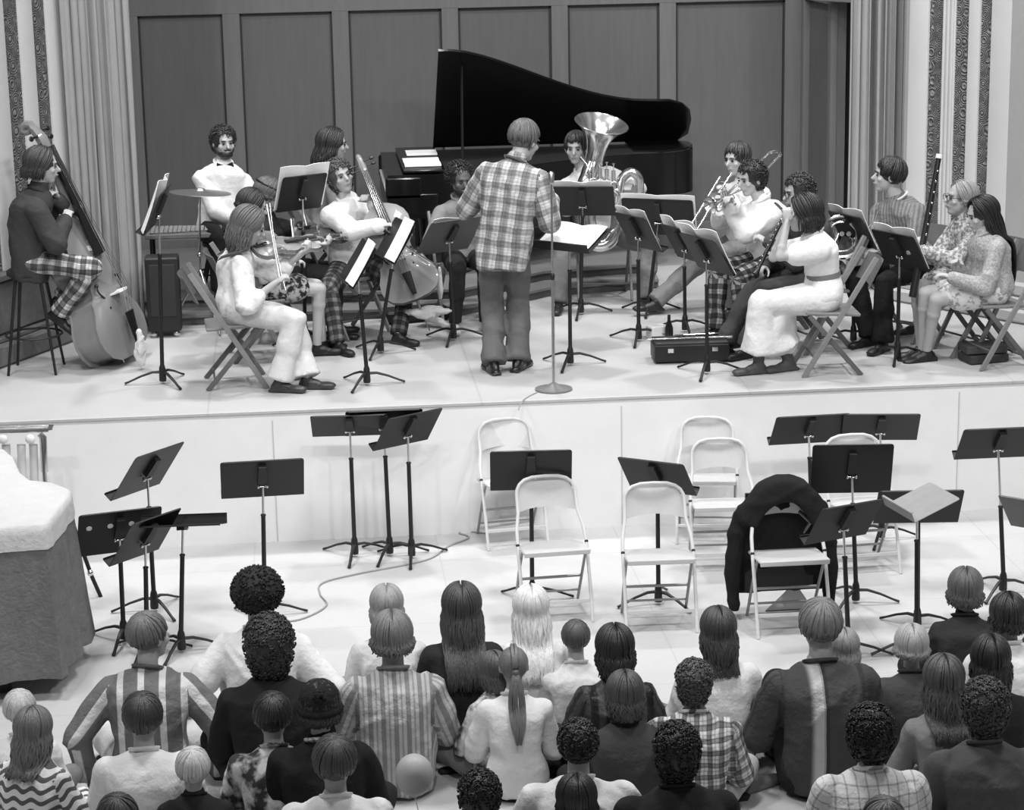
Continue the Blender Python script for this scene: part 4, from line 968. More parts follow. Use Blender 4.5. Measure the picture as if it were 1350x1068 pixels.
def stool(B, h, r, label):
    root = empty('stool', B, label, 'stool'); MB().tube([B+V(0, 0, h-.05), B+V(0, 0, h-.035), B+V(0, 0, h-.01), B+V(0, 0, h)], [r*.9, r, r, r*.92], 24).build('seat', BLK2, root, B)
    for i in range(4):
        a = R_(40+90*i); d = V(cos(a), sin(a), 0); MB().tube([B+d*r*.75+V(0, 0, h-.05), B+d*(r+.075)], [.013, .010], 8).build('leg', BLK, root, B)
    MB().tube(arc(B+V(0, 0, h*.36), V(1, 0, 0), V(0, 1, 0), r+.035, 0, 360, 25), .008, 6).build('foot_ring', BLK, root, B); return root
stool(B1+V(-.02, 0, 0), .745, .165, 'tall black four-legged stool under the bass player')
bt = at(160, 470, Db+.20); sc1 = at(27, 176, Db+.24)
viol('double_bass', 'double bass', 'full-size double bass leaning back against the player on the stool', 1.14, bt, sc1, V(.93, -.42, .35), rib=.19, prof=OUT_B, mat=M(128, .33, spec=.5, coat=.3, nz=.16, ns=5, name='bass_varnish', st=(3, 3, 1)), pin=.10, neckL=.40, bridge_m=WHT)
# white cloth on the endpin side of the bass
def cloth_lump(px, py, D, r, label, mat, name='cloth', cat='cloth', seed=1, sx=1, sz=1, zmin=None):
    c = at(px, py, D); b = MB(); rs = np.random.RandomState(seed)
    for i in range(9): b.ell(c+rs.normal(size=3)*r*V(.35*sx, .3, .4*sz), r*V(.55*sx, .45, .5*sz)*(.7+.5*rs.rand()))
    if zmin is not None:
        for q in b.v: q[:, 2] = np.maximum(q[:, 2], zmin)
    return tag(b.fuse(name, mat, None, tuple(V(c[0], c[1], zmin if zmin is not None else c[2])), .012, 3, wrinkle(.008, 45, seed)), label, cat)
cloth_lump(185, 462, dep(gnd(185, 488, ST)), .085, 'white crumpled cloth bunched beside the foot of the double bass', WHS, 'cloth', 'cloth', 4, .6, 1.5, ST+.003)
# 2 drummer
zR = ST+.16; P0 = at(290, 300, 18.45); B = V(P0[0], P0[1], zR)
J = sit(*proj(B), zR, 168, seat=P0[2]-zR-.075, lean=2, hdh=160, hpitch=-4)
PXJ(J, neck=(294, 216, 0), head=(295, 188, -.02), wR=(318, 292, -.28), wL=(330, 296, -.22)); J.update(eR=V(-.6, .2, -1), eL=V(.6, .2, -1), shR=(.01, 0, -.035), shL=(-.01, 0, -.035))
person('bearded drummer in a white shirt and black bow tie behind the cymbal', J, dict(hair='curly', hl=.03, hm=hairm(44), beard=1, bow=1, top=WHS, bag=1.2, bottom=cloth(36, 'black_trousers'), shoe=BLK, wide=1.05))
st_ = P0[2]-zR-.075
stool(B+V(0, .02, 0), st_-.03, .15, 'dark round stool under the drummer')
# cymbal on its stand
C0 = gnd(268, 436, ST); Dc = dep(C0); top = at(264, 252, Dc); r_ = empty('cymbal_stand', C0, 'thin chrome cymbal stand behind the near violinist\'s chair', 'stand')
MB().tube([C0+V(0, 0, .28), V(C0[0], C0[1], 1.5), top-V(0, 0, .01)], [.012, .009, .005], 8).build('pole', CHR, r_, C0)
MB().ell(V(C0[0], C0[1], 1.52), (.022, .022, .02)).build('clamp', CHR, r_, C0)
for k in range(3): MB().tube([C0+V(0, 0, .48), C0+hd(30+120*k)*.27+V(0, 0, .012)], .009, 8).build('leg', STEEL, r_, C0)
Rc = rx(-2) @ ry(4); MB().lathe([(.012, .024), (.03, .022), (.045, .006), (.12, -.002), (.235, -.012), (.236, -.015), (.12, -.006), (.045, .001), (.03, .017), (.012, .019)], top, Rc, 40).build('cymbal', M(150, .35, metal=.8, name='cymbal_metal'), None, (0, 0, 0))
tag(bpy.data.objects['cymbal'], 'single suspended cymbal in front of the drummer', 'cymbal')
# percussion table and black amplifier cabinet
T0 = gnd(240, 424, ST); Dt = dep(T0); a = at(192, 312, Dt); c = at(292, 306, Dt); zt = a[2]; b = MB()
root = empty('percussion_table', V((a[0]+c[0])/2, a[1]+.16, ST), 'long grey-topped instrument table above the black cabinet', 'table'); off = np.array(root.location)
MB().box((off[0], off[1], zt), (c[0]-a[0], .42, .035), bev=.008).build('tabletop', GRY, root, off)
for i in range(16): MB().box((a[0]+.05+i*.035, off[1]-.02, zt+.028), (.028, .30-.008*i, .014), bev=.004).build('bar', M(150, .4, nz=.1, name='bar'), root, off)
for sx in (a[0]+.04, c[0]-.04):
    for sy in (-.17, .17): MB().cyl((sx, off[1]+sy, zt-.01), (sx, off[1]+sy, ST+.003 if off[1]+sy < 17.93 else ST+.003), .012, 8).build('leg', BLK, root, off)
k0 = at(200, 420, Dt-.12); k1 = at(243, 420, Dt-.12); kx = (k0[0]+k1[0])/2; kw = k1[0]-k0[0]; kz = at(215, 322, Dt)[2]
ky_ = 17.62; root = empty('amplifier_cabinet', V(kx, ky_, ST), 'tall black cabinet on casters beside the left curtain', 'cabinet'); off = np.array(root.location)
MB().box((kx, ky_, (ST+.05+kz)/2), (kw, .20, kz-ST-.05), bev=.015).build('body', BLK2, root, off); MB().box((kx, ky_-.104, (ST+.12+kz)/2), (kw-.06, .01, kz-ST-.22), bev=.004).build('grille', M(46, .8, nz=.2, ns=200, name='grille'), root, off)
for sx in (-1, 1):
    for sy in (-1, 1): MB().ell((kx+sx*(kw/2-.04), ky_+sy*.06, ST+.025), (.025, .014, .025)).build('caster', CHR, root, off)
# 3 woman at the back
zR = ST+.16; P0 = at(436, 300, 18.35); B = V(P0[0], P0[1], zR)
J = sit(*proj(B), zR, 86, seat=.46, lean=8, hdh=84, hpitch=-4); PXJ(J, neck=(436, 224, 0), head=(440, 191, 0), hip=(430, 306, 0))
person('woman with long wavy dark hair in grey seated beyond the cellist', J, dict(fem=1, s=.98, hair='long', hl=.24, vol=1.8, hm=hairm(40), top=GRY, bottom=DK, shoe=BLK))
wood_chair(V(J['base'][0]-.05, J['base'][1], zR), 86, 'grey folding chair under the woman with long wavy hair beyond the cellist')
# 4 near violinist
FLO = blotch('pale_print_blouse', 150, 226, 9, .40, .10)
J = sit(318, 505, ST, 86, lean=7, hdh=84, hpitch=-24)
PXJ(J, head=(329, 299, -.05), neck=(316, 327, 0), wR=(363, 373, -.22), wL=(398, 334, .06), aR=(368, 502, -.10), aL=(405, 498, .14))
J.update(eR=V(-.2, -.5, -1), eL=V(.3, .2, -1), pR=V(0, .3, -1), cR=60, pL=V(-.3, 0, 1), cL=70, tR=V(1, -.35, 0), tL=V(1, -.2, 0))
person('woman violinist with long hair and flared pale trousers nearest the stage edge', J, dict(fem=1, hair='long', hl=.17, vol=1.7, hm=hairm(92), top=FLO, sleeve='elbow', bag=1.6, hem=.02, bottom=cloth(205, 'pale_trousers', .08), bell=.105, drop=-.02, shoe=M(60, .35, name='shoe_leather'), heel=.03))
wood_chair(J['base']+V(-.04, 0, 0), 86, 'grey wooden folding chair under the near violinist, in front of all others')
Dv = D_(J); VG = 'violins'
viol('violin', 'violin', 'violin held by the near violinist in pale trousers', .36, at(335, 331, Dv-.06), at(392, 322, Dv+.14), V(.1, -.45, 1), VG, mat=VARN)
bow(at(373, 384, Dv-.26), at(352, 268, Dv+.05), 'bow held nearly upright by the near violinist', (1, 0, 0))
# 5 second violinist
J = sit(348, 470, ST, 82, lean=10, hdh=75, hpitch=-20); PXJ(J, head=(333, 272, 0), neck=(330, 300, 0), wL=(432, 322, .05), wR=(385, 350, -.12), aR=(418, 455, -.1), aL=(425, 450, .1))
J.update(eL=V(.2, .2, -1), eR=V(0, -.4, -1), cL=70, cR=60, pL=V(-.3, 0, 1))
person('second woman violinist with dark hair and a speckled skirt', J, dict(fem=1, s=.97, hair='bob', hl=.03, hm=hairm(38), top=cloth(120, 'grey_blouse'), sleeve='short', bottom=blotch('speckled_skirt', 40, 170, 30, .5, .06), botkind='mini', shoe=BLK))
wood_chair(J['base']+V(-.04, 0, 0), 82, 'grey folding chair under the second violinist in the speckled skirt'); Dv = D_(J)
viol('violin', 'violin', 'violin with bright strings held by the second violinist', .37, at(362, 327, Dv-.05), at(428, 318, Dv+.12), V(.1, -.5, 1), VG, mat=VARN)
bow(at(392, 352, Dv-.2), at(384, 288, Dv+.25), 'bow of the second violinist, foreshortened', (1, 0, 0))
# 6 third violinist
J = sit(372, 446, ST, 92, lean=8, hdh=80, hpitch=-20); PXJ(J, head=(355, 257, 0), neck=(348, 284, 0), wL=(447, 312, -.05), wR=(408, 330, -.15)); J.update(eL=V(.2, .2, -1), cL=70, cR=60, pL=V(-.3, 0, 1))
HB = lambda root, off, g, R, s: MB().tube([g((.088*cos(R_(a)), -.018+.105*sin(R_(a)), .062-.02*sin(R_(a)))) for a in range(0, 361, 20)], .009*s, 6).build('headband', BLK, root, off)
person('third violinist with a dark headband behind the second violinist', J, dict(fem=1, s=.97, hair='bob', hl=.02, hm=hairm(86), hat=[('band', HB)], top=DK, sleeve='short', bottom=DK, shoe=BLK))
wood_chair(J['base']+V(-.04, 0, 0), 92, 'grey folding chair under the violinist with the headband'); Dv = D_(J)
viol('violin', 'viola', 'viola held highest among the string players left of the cellist', .40, at(392, 306, Dv-.05), at(452, 310, Dv-.1), V(.1, -.5, 1), VG, mat=VARN_D)
bow(at(414, 332, Dv-.2), at(396, 262, Dv+.1), 'bow held by the player with the headband', (1, 0, 0))
# 7 cellist
J = sit(466, 440, ST, 140, lean=4, hdh=158, hpitch=8, hroll=16); PXJ(J, head=(449, 233, -.04), neck=(457, 262, 0), wR=(503, 298, -.42), wL=(492, 268, -.16), aR=(446, 452, -.30), aL=(525, 440, -.12))
J.update(eR=V(-.6, -.5, -.7), eL=V(.5, 0, -.6), kR=V(-.5, -.5, 1), kL=V(1, .2, .6), cR=50, cL=60, pL=V(-.5, -.5, 0))
person('curly-haired cellist in a white shirt tilting his head back', J, dict(hair='curly', hl=.05, vol=1.2, hm=hairm(70), top=WHS, bag=1.6, bottom=plaid('dark_plaid_trousers', 110, .07, .55, .6), shoe=BLK, bell=.06))
wood_chair(J['base']+V(-.02, .03, 0), 140, 'grey folding chair under the curly-haired cellist'); Dv = D_(J)
viol('cello', 'cello', 'cello leaning back on the curly-haired cellist', .75, at(549, 394, Dv-.42), at(480, 226, Dv-.10), V(-.12, -.9, .45), rib=.15, mat=M(132, .33, spec=.5, coat=.3, nz=.14, ns=6, name='cello_varnish'), pin=.26)
bow(at(505, 304, Dv-.52), at(575, 352, Dv-.55), 'bow held across the strings of the cello', (0, 0, 1))
# things on the floor by the cello
cloth_lump(563, 410, 16.95, .10, 'pale cloth lying over a dark case on the floor beside the cello', LG, 'cloth', 'cloth', 8, 1.7, .5, ST+.10)
P = gnd(548, 424, ST); tag(MB().box(P+V(0, .05, .055), (.52, .22, .10), rz(14), .03).build('instrument_case', BLK2, None, tuple(P)), 'low dark instrument case under the pale cloth by the cello', 'case')
P = gnd(580, 432, ST); b = MB(); b.tube([P+V(-.14, .05, .10), P+V(-.05, .02, .07), P+V(.03, -.02, .03), P+V(.07, -.05, .02)], [.035, .035, .03, .018], 10); tag(b.fuse('rolled_towel', PALE, None, tuple(P), .01, 3, wrinkle(.006, 60, 5)), 'pale rolled towel trailing onto the floor right of the cello', 'towel')
# hanging cloth bag behind the grey stand
P = at(580, 372, 17.25); b = MB(); b.tube([P+V(0, 0, .12), P+V(0, 0, .05), P+V(0, 0, -.06), P+V(0, 0, -.13)], [.022, .035, .05, .025], 12, .5); r_ = tag(b.fuse('cloth_bag', PALE, None, tuple(P), .01, 3), 'narrow pale cloth bag hanging behind the grey stand', 'bag')
# 8 man at the back left of the conductor
J = sit(614, 424, ST, 172, s=.95, lean=0, hdh=165, hpitch=-8); PXJ(J, head=(608, 238, -.03), neck=(607, 262, 0), wR=(600, 300, -.22), wL=(628, 290, -.25), aR=(600, 425, -.15), aL=(640, 424, -.12))
J.update(eR=V(-1, 0, -.8), eL=V(1, 0, -.8))
person('bearded man with dark skin and a grey sweater seated left behind the conductor', J, dict(s=.95, skin=SKIN_D, hair='afro', hl=.112, hm=hairm(30), beard=1, top=cloth(128, 'grey_sweater'), bottom=DK, shoe=cloth(190, 'pale_shoe'), bell=.06))
wood_chair(J['base']+V(0, .04, 0), 172, 'grey folding chair under the bearded man left behind the conductor')
# 9 conductor
s = 1.07; B = gnd(666, 492, ST); hip = at(664, 322, dep(B)+.02); neck = at(679, 214, dep(B)+.10); h = 14; f = hd(h); lt = np.cross(f, V(0, 0, 1)); D = dep(B)
J = dict(base=B, hip=hip, neck=neck, head=at(692, 186, D+.17), h=h, hs=22, hd=nrm(hd(48)*cos(.3)-V(0, 0, .35)), aL=at(651, 484, D-.02), aR=at(683, 478, D+.06), wL=at(646, 238, D+.30), wR=at(724, 262, D+.22),
         kL=V(.1, 1, 0), kR=V(.1, 1, 0), eL=V(-.7, .1, -1), eR=V(.35, .1, -1), tL=hd(-14), tR=hd(30), cR=60, pR=V(-.8, 0, 0), pL=V(.6, 0, -.4), dR=V(0, .5, .8), bend=.03)
J['aL'][2] = ST+.085; J['aR'][2] = ST+.085
person('conductor in a checked jacket standing with his back to the hall', J, dict(s=s, hair='short', vol=1.3, hm=hairm(96), top=plaid('checked_jacket', 196, .098, .46, .50, .42, .22, .0245), topname='jacket', fit=.030, bag=1.05, hem=.12, flare=1.05, collar=.03, bottom=cloth(98, 'grey_flannel'), bell=.085, shoe=M(30, .3, name='shoe_leather'), wide=.98, cuff=1.1))
# 10 tuba player
J = sit(797, 392, ST, 184, lean=-2, hdh=196, hpitch=-6); PXJ(J, head=(759, 195, -.02), neck=(770, 224, 0), hip=(793, 306, 0), wR=(776, 245, -.22), wL=(832, 245, -.16), aR=(737, 398, -.20), aL=(850, 392, -.22))
J.update(kR=V(-.9, -.7, 1), kL=V(.9, -.7, 1), eR=V(-1, .2, -.8), eL=V(1, .2, -.5), tR=V(-.25, -1, 0), tL=V(.3, -1, 0))
person('tuba player with short dark hair seated facing the hall', J, dict(hair='bowl', hm=hairm(46), top=PALE, bag=1.2, bottom=cloth(112, 'grey_trousers'), shoe=M(40, .4, name='shoe_leather'), bell=.065)); tuba(D_(J)-.20)
wood_chair(J['base']+V(0, .04, 0), 184, 'grey folding chair under the tuba player')
# 11 trombonist
J = sit(985, 404, ST, 232, lean=0, hdh=232, hpitch=-6); PXJ(J, head=(971, 210, 0), neck=(980, 240, 0), wL=(962, 262, -.2), wR=(948, 282, -.30), aR=(858, 402, -.28), aL=(965, 404, -.3))
J.update(kR=V(-.4, -.3, 1), tR=V(-1, -.3, .05))
person('trombone player with a fringe seated behind the trumpeter', J, dict(hair='bowl', vol=1.3, hm=hairm(50), top=WHS, bag=1.3, bottom=cloth(122, 'mid_grey_trousers'), shoe=M(40, .4, name='shoe_leather'), leg=1.05, bell=.075)); D = D_(J)
J_ = J; trombone(at(962, 232, D-.16), at(903, 330, D-.55), at(1011, 204, D+.22), at(948, 268, D-.30), 'trombone with a long slide pointing down to the left')
wood_chair(J['base']+V(.02, .03, 0), 232, 'grey folding chair under the trombone player')
# 12 trumpeter
J = sit(1012, 434, ST, 242, lean=-3, hdh=245, hpitch=-10); PXJ(J, head=(990, 236, 0), neck=(1004, 264, 0), wL=(958, 272, -.20), wR=(966, 270, -.26), aR=(944, 432, -.25), aL=(985, 440, -.1))
J.update(kR=V(-.8, -.3, 1), kL=V(-.8, -.2, 1), eR=V(.2, -.4, -1), eL=V(-.2, -.2, -1), cL=75, cR=60)
person('dark-haired trumpeter in a loose white shirt and plaid trousers', J, dict(hair='curly', hl=.03, hm=hairm(36), top=WHS, bag=1.5, bottom=plaid('tartan_trousers', 150, .075, .5, .78, .7, .2, .028), shoe=BLK, bell=.075)); D = D_(J)
trumpet(at(974, 252, D-.14), at(937, 270, D-.38), 'trumpet with its bell turned down to the left')
wood_chair(J['base']+V(.03, .02, 0), 242, 'grey folding chair under the trumpeter in plaid trousers')
# 13 clarinettist
J = sit(1068, 458, ST, 250, lean=0, hdh=255, hpitch=-8); PXJ(J, head=(1052, 254, 0), neck=(1062, 284, 0), wL=(1012, 320, -.1), wR=(1008, 352, -.12), aR=(956, 452, -.12), aL=(985, 458, .1)); J.update(kR=V(-1, -.3, .8), kL=V(-1, -.2, .8), cL=65, cR=65)
person('clarinettist with glasses and dark trousers beyond the flute player', J, dict(hair='curly', hl=.06, hm=hairm(44), glasses=1, top=cloth(70, 'dark_shirt'), bottom=cloth(66, 'charcoal_trousers'), shoe=BLK, bell=.085, leg=1.05)); D = D_(J)
pipe('clarinet', 'clarinet', 'black clarinet with silver keys pointing down between the players', at(1041, 270, D-.1), at(996, 362, D-.28), .010, .015, EBON, 10, belled=.018)
wood_chair(J['base']+V(.03, .02, 0), 250, 'grey folding chair under the clarinettist with glasses')
# 14 flute player
J = sit(1082, 488, ST, 272, lean=2, hdh=276, hpitch=-4); PXJ(J, head=(1058, 282, .0), neck=(1073, 308, 0), wR=(1036, 298, .12), wL=(1038, 292, -.12), aL=(1000, 478, -.10), aR=(1040, 474, .06))
J.update(eR=V(.2, .2, -1), eL=V(.1, -.3, -1), cL=75, cR=70, kL=V(-1, 0, .9), kR=V(-1, 0, .8), tL=V(-1, -.25, -.0), tR=V(-.8, -.3, 0), pL=V(0, .8, 0), pR=V(0, -.6, .2), dL=V(0, .2, 1), dR=V(0, -.1, 1), shL=(0, 0, -.0))
person('dark-haired woman in a white blouse and long white skirt playing the flute', J, dict(fem=1, hair='bob', hl=.10, vol=1.7, hm=hairm(34), top=cloth(226, 'white_blouse', .06), sleeve='short', bag=1.4, bottom=cloth(220, 'white_skirt', .06), botkind='skirt', skirt=.80, belt=cloth(120, 'belt'), boot=.42, shoe=M(74, .5, nz=.25, ns=20, name='suede'), heel=.03)); D = D_(J)
pipe('flute', 'flute', 'silver flute held sideways by the woman in the long white skirt', at(1044, 290, D-.20), at(1022, 268, D+.42), .0095, .0095, CHR, 9)
wood_chair(J['base']+V(.05, 0, 0), 272, 'grey folding chair under the flute player in the long white skirt')
# 15 horn player
J = sit(1190, 444, ST, 232, lean=4, hdh=276, hpitch=4); PXJ(J, head=(1171, 232, 0), neck=(1184, 262, 0), wR=(1140, 326, -.2), wL=(1160, 330, -.3), aL=(1164, 450, -.25), aR=(1146, 442, -.05)); J.update(eR=V(.3, .3, -1), eL=V(.8, -.5, -1), kR=V(-.8, -.1, 1), kL=V(-.8, -.6, 1))
person('horn player with a dark bowl haircut and grey sweater turned to the piano', J, dict(hair='bowl', vol=1.8, hm=hairm(34), top=stripes('ribbed_grey_sweater', 128, .026, .45, .35), fit=.027, collar_mat=WHS, bottom=cloth(30, 'black_trousers'), shoe=BLK, bell=.08)); D = D_(J)
horn(at(1110, 312, D-.2), V(-.3, -1, .2), .15, 'shiny coiled french horn behind the flute player'); wood_chair(J['base']+V(.03, .02, 0), 232, 'grey folding chair under the horn player')
# 16 bassoonist
TW = blotch('tweed_blouse', 120, 196, 45, .5, .08)
J = sit(1278, 464, ST, 246, lean=3, hdh=262, hpitch=6); PXJ(J, head=(1266, 262, 0), neck=(1272, 290, 0), wR=(1217, 322, -.12), wL=(1214, 330, -.26), aL=(1206, 428, -.32), aR=(1214, 456, -.05)); J.update(eR=V(.1, .3, -1), eL=V(.3, -.4, -1), cL=70, cR=70, kL=V(-.8, -.5, 1.0), tL=V(-1, -.3, 0), tR=V(-1, -.1, -.1))
person('woman with glasses and short fair hair holding the bassoon', J, dict(fem=1, hair='bob', hl=.01, hm=hairm(140), glasses=1, top=TW, bottom=TW, botkind='mini', shoe=M(40, .4, name='shoe_leather'), heel=.02)); D = D_(J)
pipe('bassoon', 'bassoon', 'tall dark bassoon with a white ring at its top', at(1203, 392, D-.28), at(1238, 207, D-.10), .028, .018, M(30, .3, name='bassoon_wood'), 10, ring=.024, n_up=(0, -1, 0))
wood_chair(J['base']+V(.05, .02, 0), 246, 'grey folding chair under the bassoonist, behind the long-haired woman')
# 17 long-haired woman at the right
FD = blotch('flowered_dress', 140, 214, 24, .44, .06)
J = sit(1302, 478, ST, 258, s=.97, lean=3, hdh=262, hpitch=-12); PXJ(J, head=(1293, 284, .02), neck=(1298, 309, 0), wL=(1256, 366, -.16), wR=(1262, 350, .0), aL=(1222, 462, -.10), aR=(1216, 460, .08)); J.update(kL=V(-1, -.1, .7), kR=V(-1, 0, .7), eL=V(.3, -.4, -1), tL=V(-1, -.2, -.15), tR=V(-1, -.1, -.15))
person('woman with very long straight dark hair and a flowered dress at the right', J, dict(fem=1, s=.97, hair='long', hl=.44, vol=1.6, hm=hairm(34), top=blotch('flecked_knit', 132, 182, 70, .5, .2), fit=.026, bottom=FD, botkind='mini', shoe=BLK, heel=.03))
wood_chair(J['base']+V(.04, 0, 0), 258, 'grey folding chair at the far right under the long-haired woman')
# microphone stand
B = gnd(730, 514, ST); D = dep(B); r_ = empty('microphone_stand', B, 'grey microphone stand with a round base in front of the conductor', 'microphone stand')
MB().lathe([(.001, 0), (.128, 0), (.128, .012), (.05, .028), (.018, .05), (.001, .05)], B, I3, 30).build('base', M(120, .5, metal=.3, name='cast_iron'), r_, B)
tp = at(727, 240, D); MB().cyl(B+V(0, 0, .04), lerp(B, tp, .55), .0105).build('lower_tube', STEEL, r_, B); MB().cyl(lerp(B, tp, .55), tp, .0075).build('upper_tube', CHR, r_, B); MB().ell(lerp(B, tp, .55), (.016, .016, .03)).build('clutch', BLK, r_, B)
b = MB(); b.cap(tp, tp+V(0, .01, .05), .018, .022); b.build('microphone', STEEL, r_, B)
# cases and small things on the stage floor
P = gnd(914, 480, ST); Lc = .54; r_ = empty('instrument_case', P, 'open-topped black instrument case on the floor beside the front brass stand', 'case'); b = MB(); b.box(P+V(0, .15, .075), (Lc, .26, .13), rz(-2), .015); b.build('shell', BLK, r_, P); MB().box(P+V(0, .15, .145), (Lc-.02, .25, .012), rz(-2), .004).build('lid', M(46, .5, name='case_lid'), r_, P)
for q in (-.16, .16): MB().box(P+V(q, .016, .10), (.04, .012, .03), rz(-2)).build('latch', CHR, r_, P)
pipe('flute', 'flute', 'spare silver flute lying along the top of the black case', P+V(-.32, .12, .166), P+V(.30, .10, .166), .0095, .0095, CHR, 12); pipe('flute', 'piccolo', 'short dark piccolo lying behind the spare flute on the case', P+V(-.10, .20, .166), P+V(.22, .22, .166), .011, .010, EBON, 6)
Pb = gnd(882, 448, ST); b = MB(); b.lathe([(.001, 0), (.032, 0), (.032, .09), (.012, .15), (.012, .19), (.001, .19)], Pb, I3, 16); tag(b.build('bottle', M(26, .2, spec=.6, name='dark_glass'), None, tuple(Pb)), 'small dark bottle standing behind the black case', 'bottle')
P = gnd(866, 446, ST); b = MB(); b.box(P+V(0, 0, .05), (.14, .10, .10), rz(20), .01); tag(b.build('box', PALE, None, tuple(P)), 'small pale box beside the dark bottle', 'box')
for i, (x, y, lab) in enumerate(((1296, 476, 'dark book at the bottom of the pile under the far right chair'), (1296, 476, 'dark book on top of the pile under the far right chair'))):
    P = gnd(x, y, ST)+V(0, .02*i, .035+.062*i); tag(MB().box(P, (.30, .20, .055), rz(12-9*i), .006).build('book', M(50+14*i, .6, nz=.3, ns=60, name='book', st=(1, 1, 9)), None, tuple(P)), lab, 'book', 'books under the right chair')
# ------------------------------------------------------------------ the hall floor: things
def covered_piano():
    z = 1.0; pp = [(-90, 700), (-20, 697), (58, 691), (66, 686), (92, 652), (92, 645), (72, 637), (40, 633), (26, 622), (17, 602), (5, 592), (-90, 588)]
    P = [gnd(x, y, z) for x, y in pp]; poly = []
    for i in range(len(P)):                           # densify
        a, b_ = P[i], P[(i+1) % len(P)]; n_ = max(1, int(np.linalg.norm(b_-a)/.04))
        poly += [lerp(a, b_, k/n_) for k in range(n_)]
    poly = np.array(poly); c = poly.mean(0); o = V(c[0], c[1], 0); n_ = len(poly); u = np.arange(n_)/n_*2*pi
    root = empty('covered_piano', o, 'grand piano under a quilted cloth cover at the left edge', 'piano', None)
    off = poly[:, :2]-c[:2]; dn = off/np.linalg.norm(off, axis=1, keepdims=True)
    def ring(zz, ex, fold):
        f = fold*(np.sin(u*17+1)*.6+np.sin(u*31+2)*.4); q = poly.copy(); q[:, :2] += dn*(ex+f)[:, None]; q[:, 2] = zz; return q
    b = MB(); b.grid([ring(zz, np.full(n_, e), fl) for zz, e, fl in ((.13, .085, .035), (.16, .083, .034), (.35, .062, .026), (.60, .038, .016), (.85, .012, .006), (.965, .004, .001), (.985, -.006, 0), (.99, -.03, 0))])
    b.build('cover', M(112, .95, spec=.1, nz=.3, ns=14, bump=.7, bs=45, name='quilted_cover'), root, o, 60)
    b = MB(); b.grid([ring(zz, np.full(n_, e), fl) for zz, e, fl in ((.86, .020, .008), (.95, .012, .002), (.992, .002, 0), (1.003, -.02, 0))]); b.build('top_sheet', cloth(196, 'pale_top_cloth', .08), root, o, 60)  # paler layer over the top of the cover
    for q in (8, 22): MB().cyl(V(*(poly[q][:2]-dn[q]*.15), .14), V(*(poly[q][:2]-dn[q]*.15), 0), .045).build('leg', BLK2, root, o)
covered_piano()
def vibes():
    B = gnd(20, 760, 0); D = dep(B); root = empty('vibraphone_frame', B, 'chrome-railed percussion frame beyond the covered piano', 'percussion frame')
    for y in (563, 569): MB().cyl(at(-40, y+2, D), at(64, y-1, D), .009).build('rail', CHR, root, B)
    MB().box(at(5, 566, D), (.62, .10, .012)).build('rail_plate', STEEL, root, B)
    for x in (4, 40): MB().ell(at(x, 579, D-.04), (.032, .02, .032)).build('roller', WHT, root, B)
    p = at(52, 572, D); q = at(59, 622, D); b = MB(); b.tube([p, lerp(p, q, .1)+V(.02, 0, 0), q], [.02, .024, .022], 12); b.build('bent_tube', CHR, root, B)
    for x in (-12, 8, 28, 44): MB().cyl(at(x, 586, D+.02), at(x+2, 655, D+.02), .028, 14).build('resonator', M(215, .4, name='resonator'), root, B)
    for x in (-30, 57): MB().cyl(at(x, 600, D+.03), V(*at(x, 600, D+.03)[:2], 0), .014).build('leg', STEEL, root, B)
vibes()
# crossed keyboard-stand legs behind the dotted stand
a, c = gnd(133, 787, 0), gnd(98, 770, 0); r_ = empty('folding_stand', (a+c)/2, 'crossed-leg folding stand behind the stand with three dots', 'stand')
A = at(110, 735, dep(a)+.05); MB().tube([a, lerp(a, A, .55), at(96, 690, dep(a)+.1)], .013, 8).build('leg', BLK, r_, (a+c)/2); MB().tube([c, at(92, 690, dep(a)+.12)], .013, 8).build('leg', BLK, r_, (a+c)/2); MB().ell(lerp(a, A, .6), (.02, .02, .025)).build('clamp', CHR, r_, (a+c)/2)
# black coat over the chair
def coat():
    B = gnd(1037, 824, 0)+V(0, .20, 0); r_ = empty('coat', V(B[0], B[1], .02), 'black coat draped over the back of a folding chair', 'coat'); o = np.array(r_.location); CL = cloth(30, 'black_wool'); rs = np.random.RandomState(3)
    b = MB()
    for i in range(29):                                # shoulders and collar over the chair top
        u = -1+2*i/28; x = u*.235; zt = .86-.20*abs(u)**2.4
        b.ell(B+V(x, -.05, zt-.02), V(.045, .085, .050)); b.cap(B+V(x, .02, zt-.03), B+V(x*1.12, .08, .16), .028, .040, 10)
        dx_, dz_ = -sin(u*1.25), -cos(u*1.25); b.cap(B+V(x, -.11, zt-.03), B+V(x+dx_*.06, -.125, zt-.03+dz_*.075), .024, .020, 8)
    for s in (-1, 1):
        b.tube([B+V(s*.22, -.02, .70), B+V(s*.275, -.03, .55), B+V(s*.30, -.04, .30), B+V(s*.29, -.05, .05)], [.05, .055, .05, .035], 12)
    b.build('x', CL); bpy.data.objects.remove(bpy.data.objects['x'])
    b.fuse('coat_body', CL, r_, o, .014, 4, wrinkle(.008, 14, 5))
    b = MB(); rows = [[B+V(-.21+.42*i/8, .04, .14+.62*j/6*(1-.0*i)) for j in range(7)] for i in range(9)]; b.sheet(rows, .02); b.build('lining', EBON, r_, o)
    b = MB(); b.tube([B+V(.10, -.05, .66), B+V(.17, -.07, .60), B+V(.13, -.06, .53)], [.03, .045, .02], 10, .3); b.build('facing', GRY, r_, o)
    P = gnd(1040, 806, 0)+V(0, .03, 0); b = MB(); b.prism([(-.14, 0), (.15, 0), (.07, .14), (.03, .15), (-.02, .10)], -.02, .02, np.column_stack([V(1, 0, 0), V(0, .5, .86), V(0, -.86, .5)]), P); tag(b.build('folded_paper', PAPER, None, tuple(P)), 'white folded paper under the chair with the black coat', 'paper')
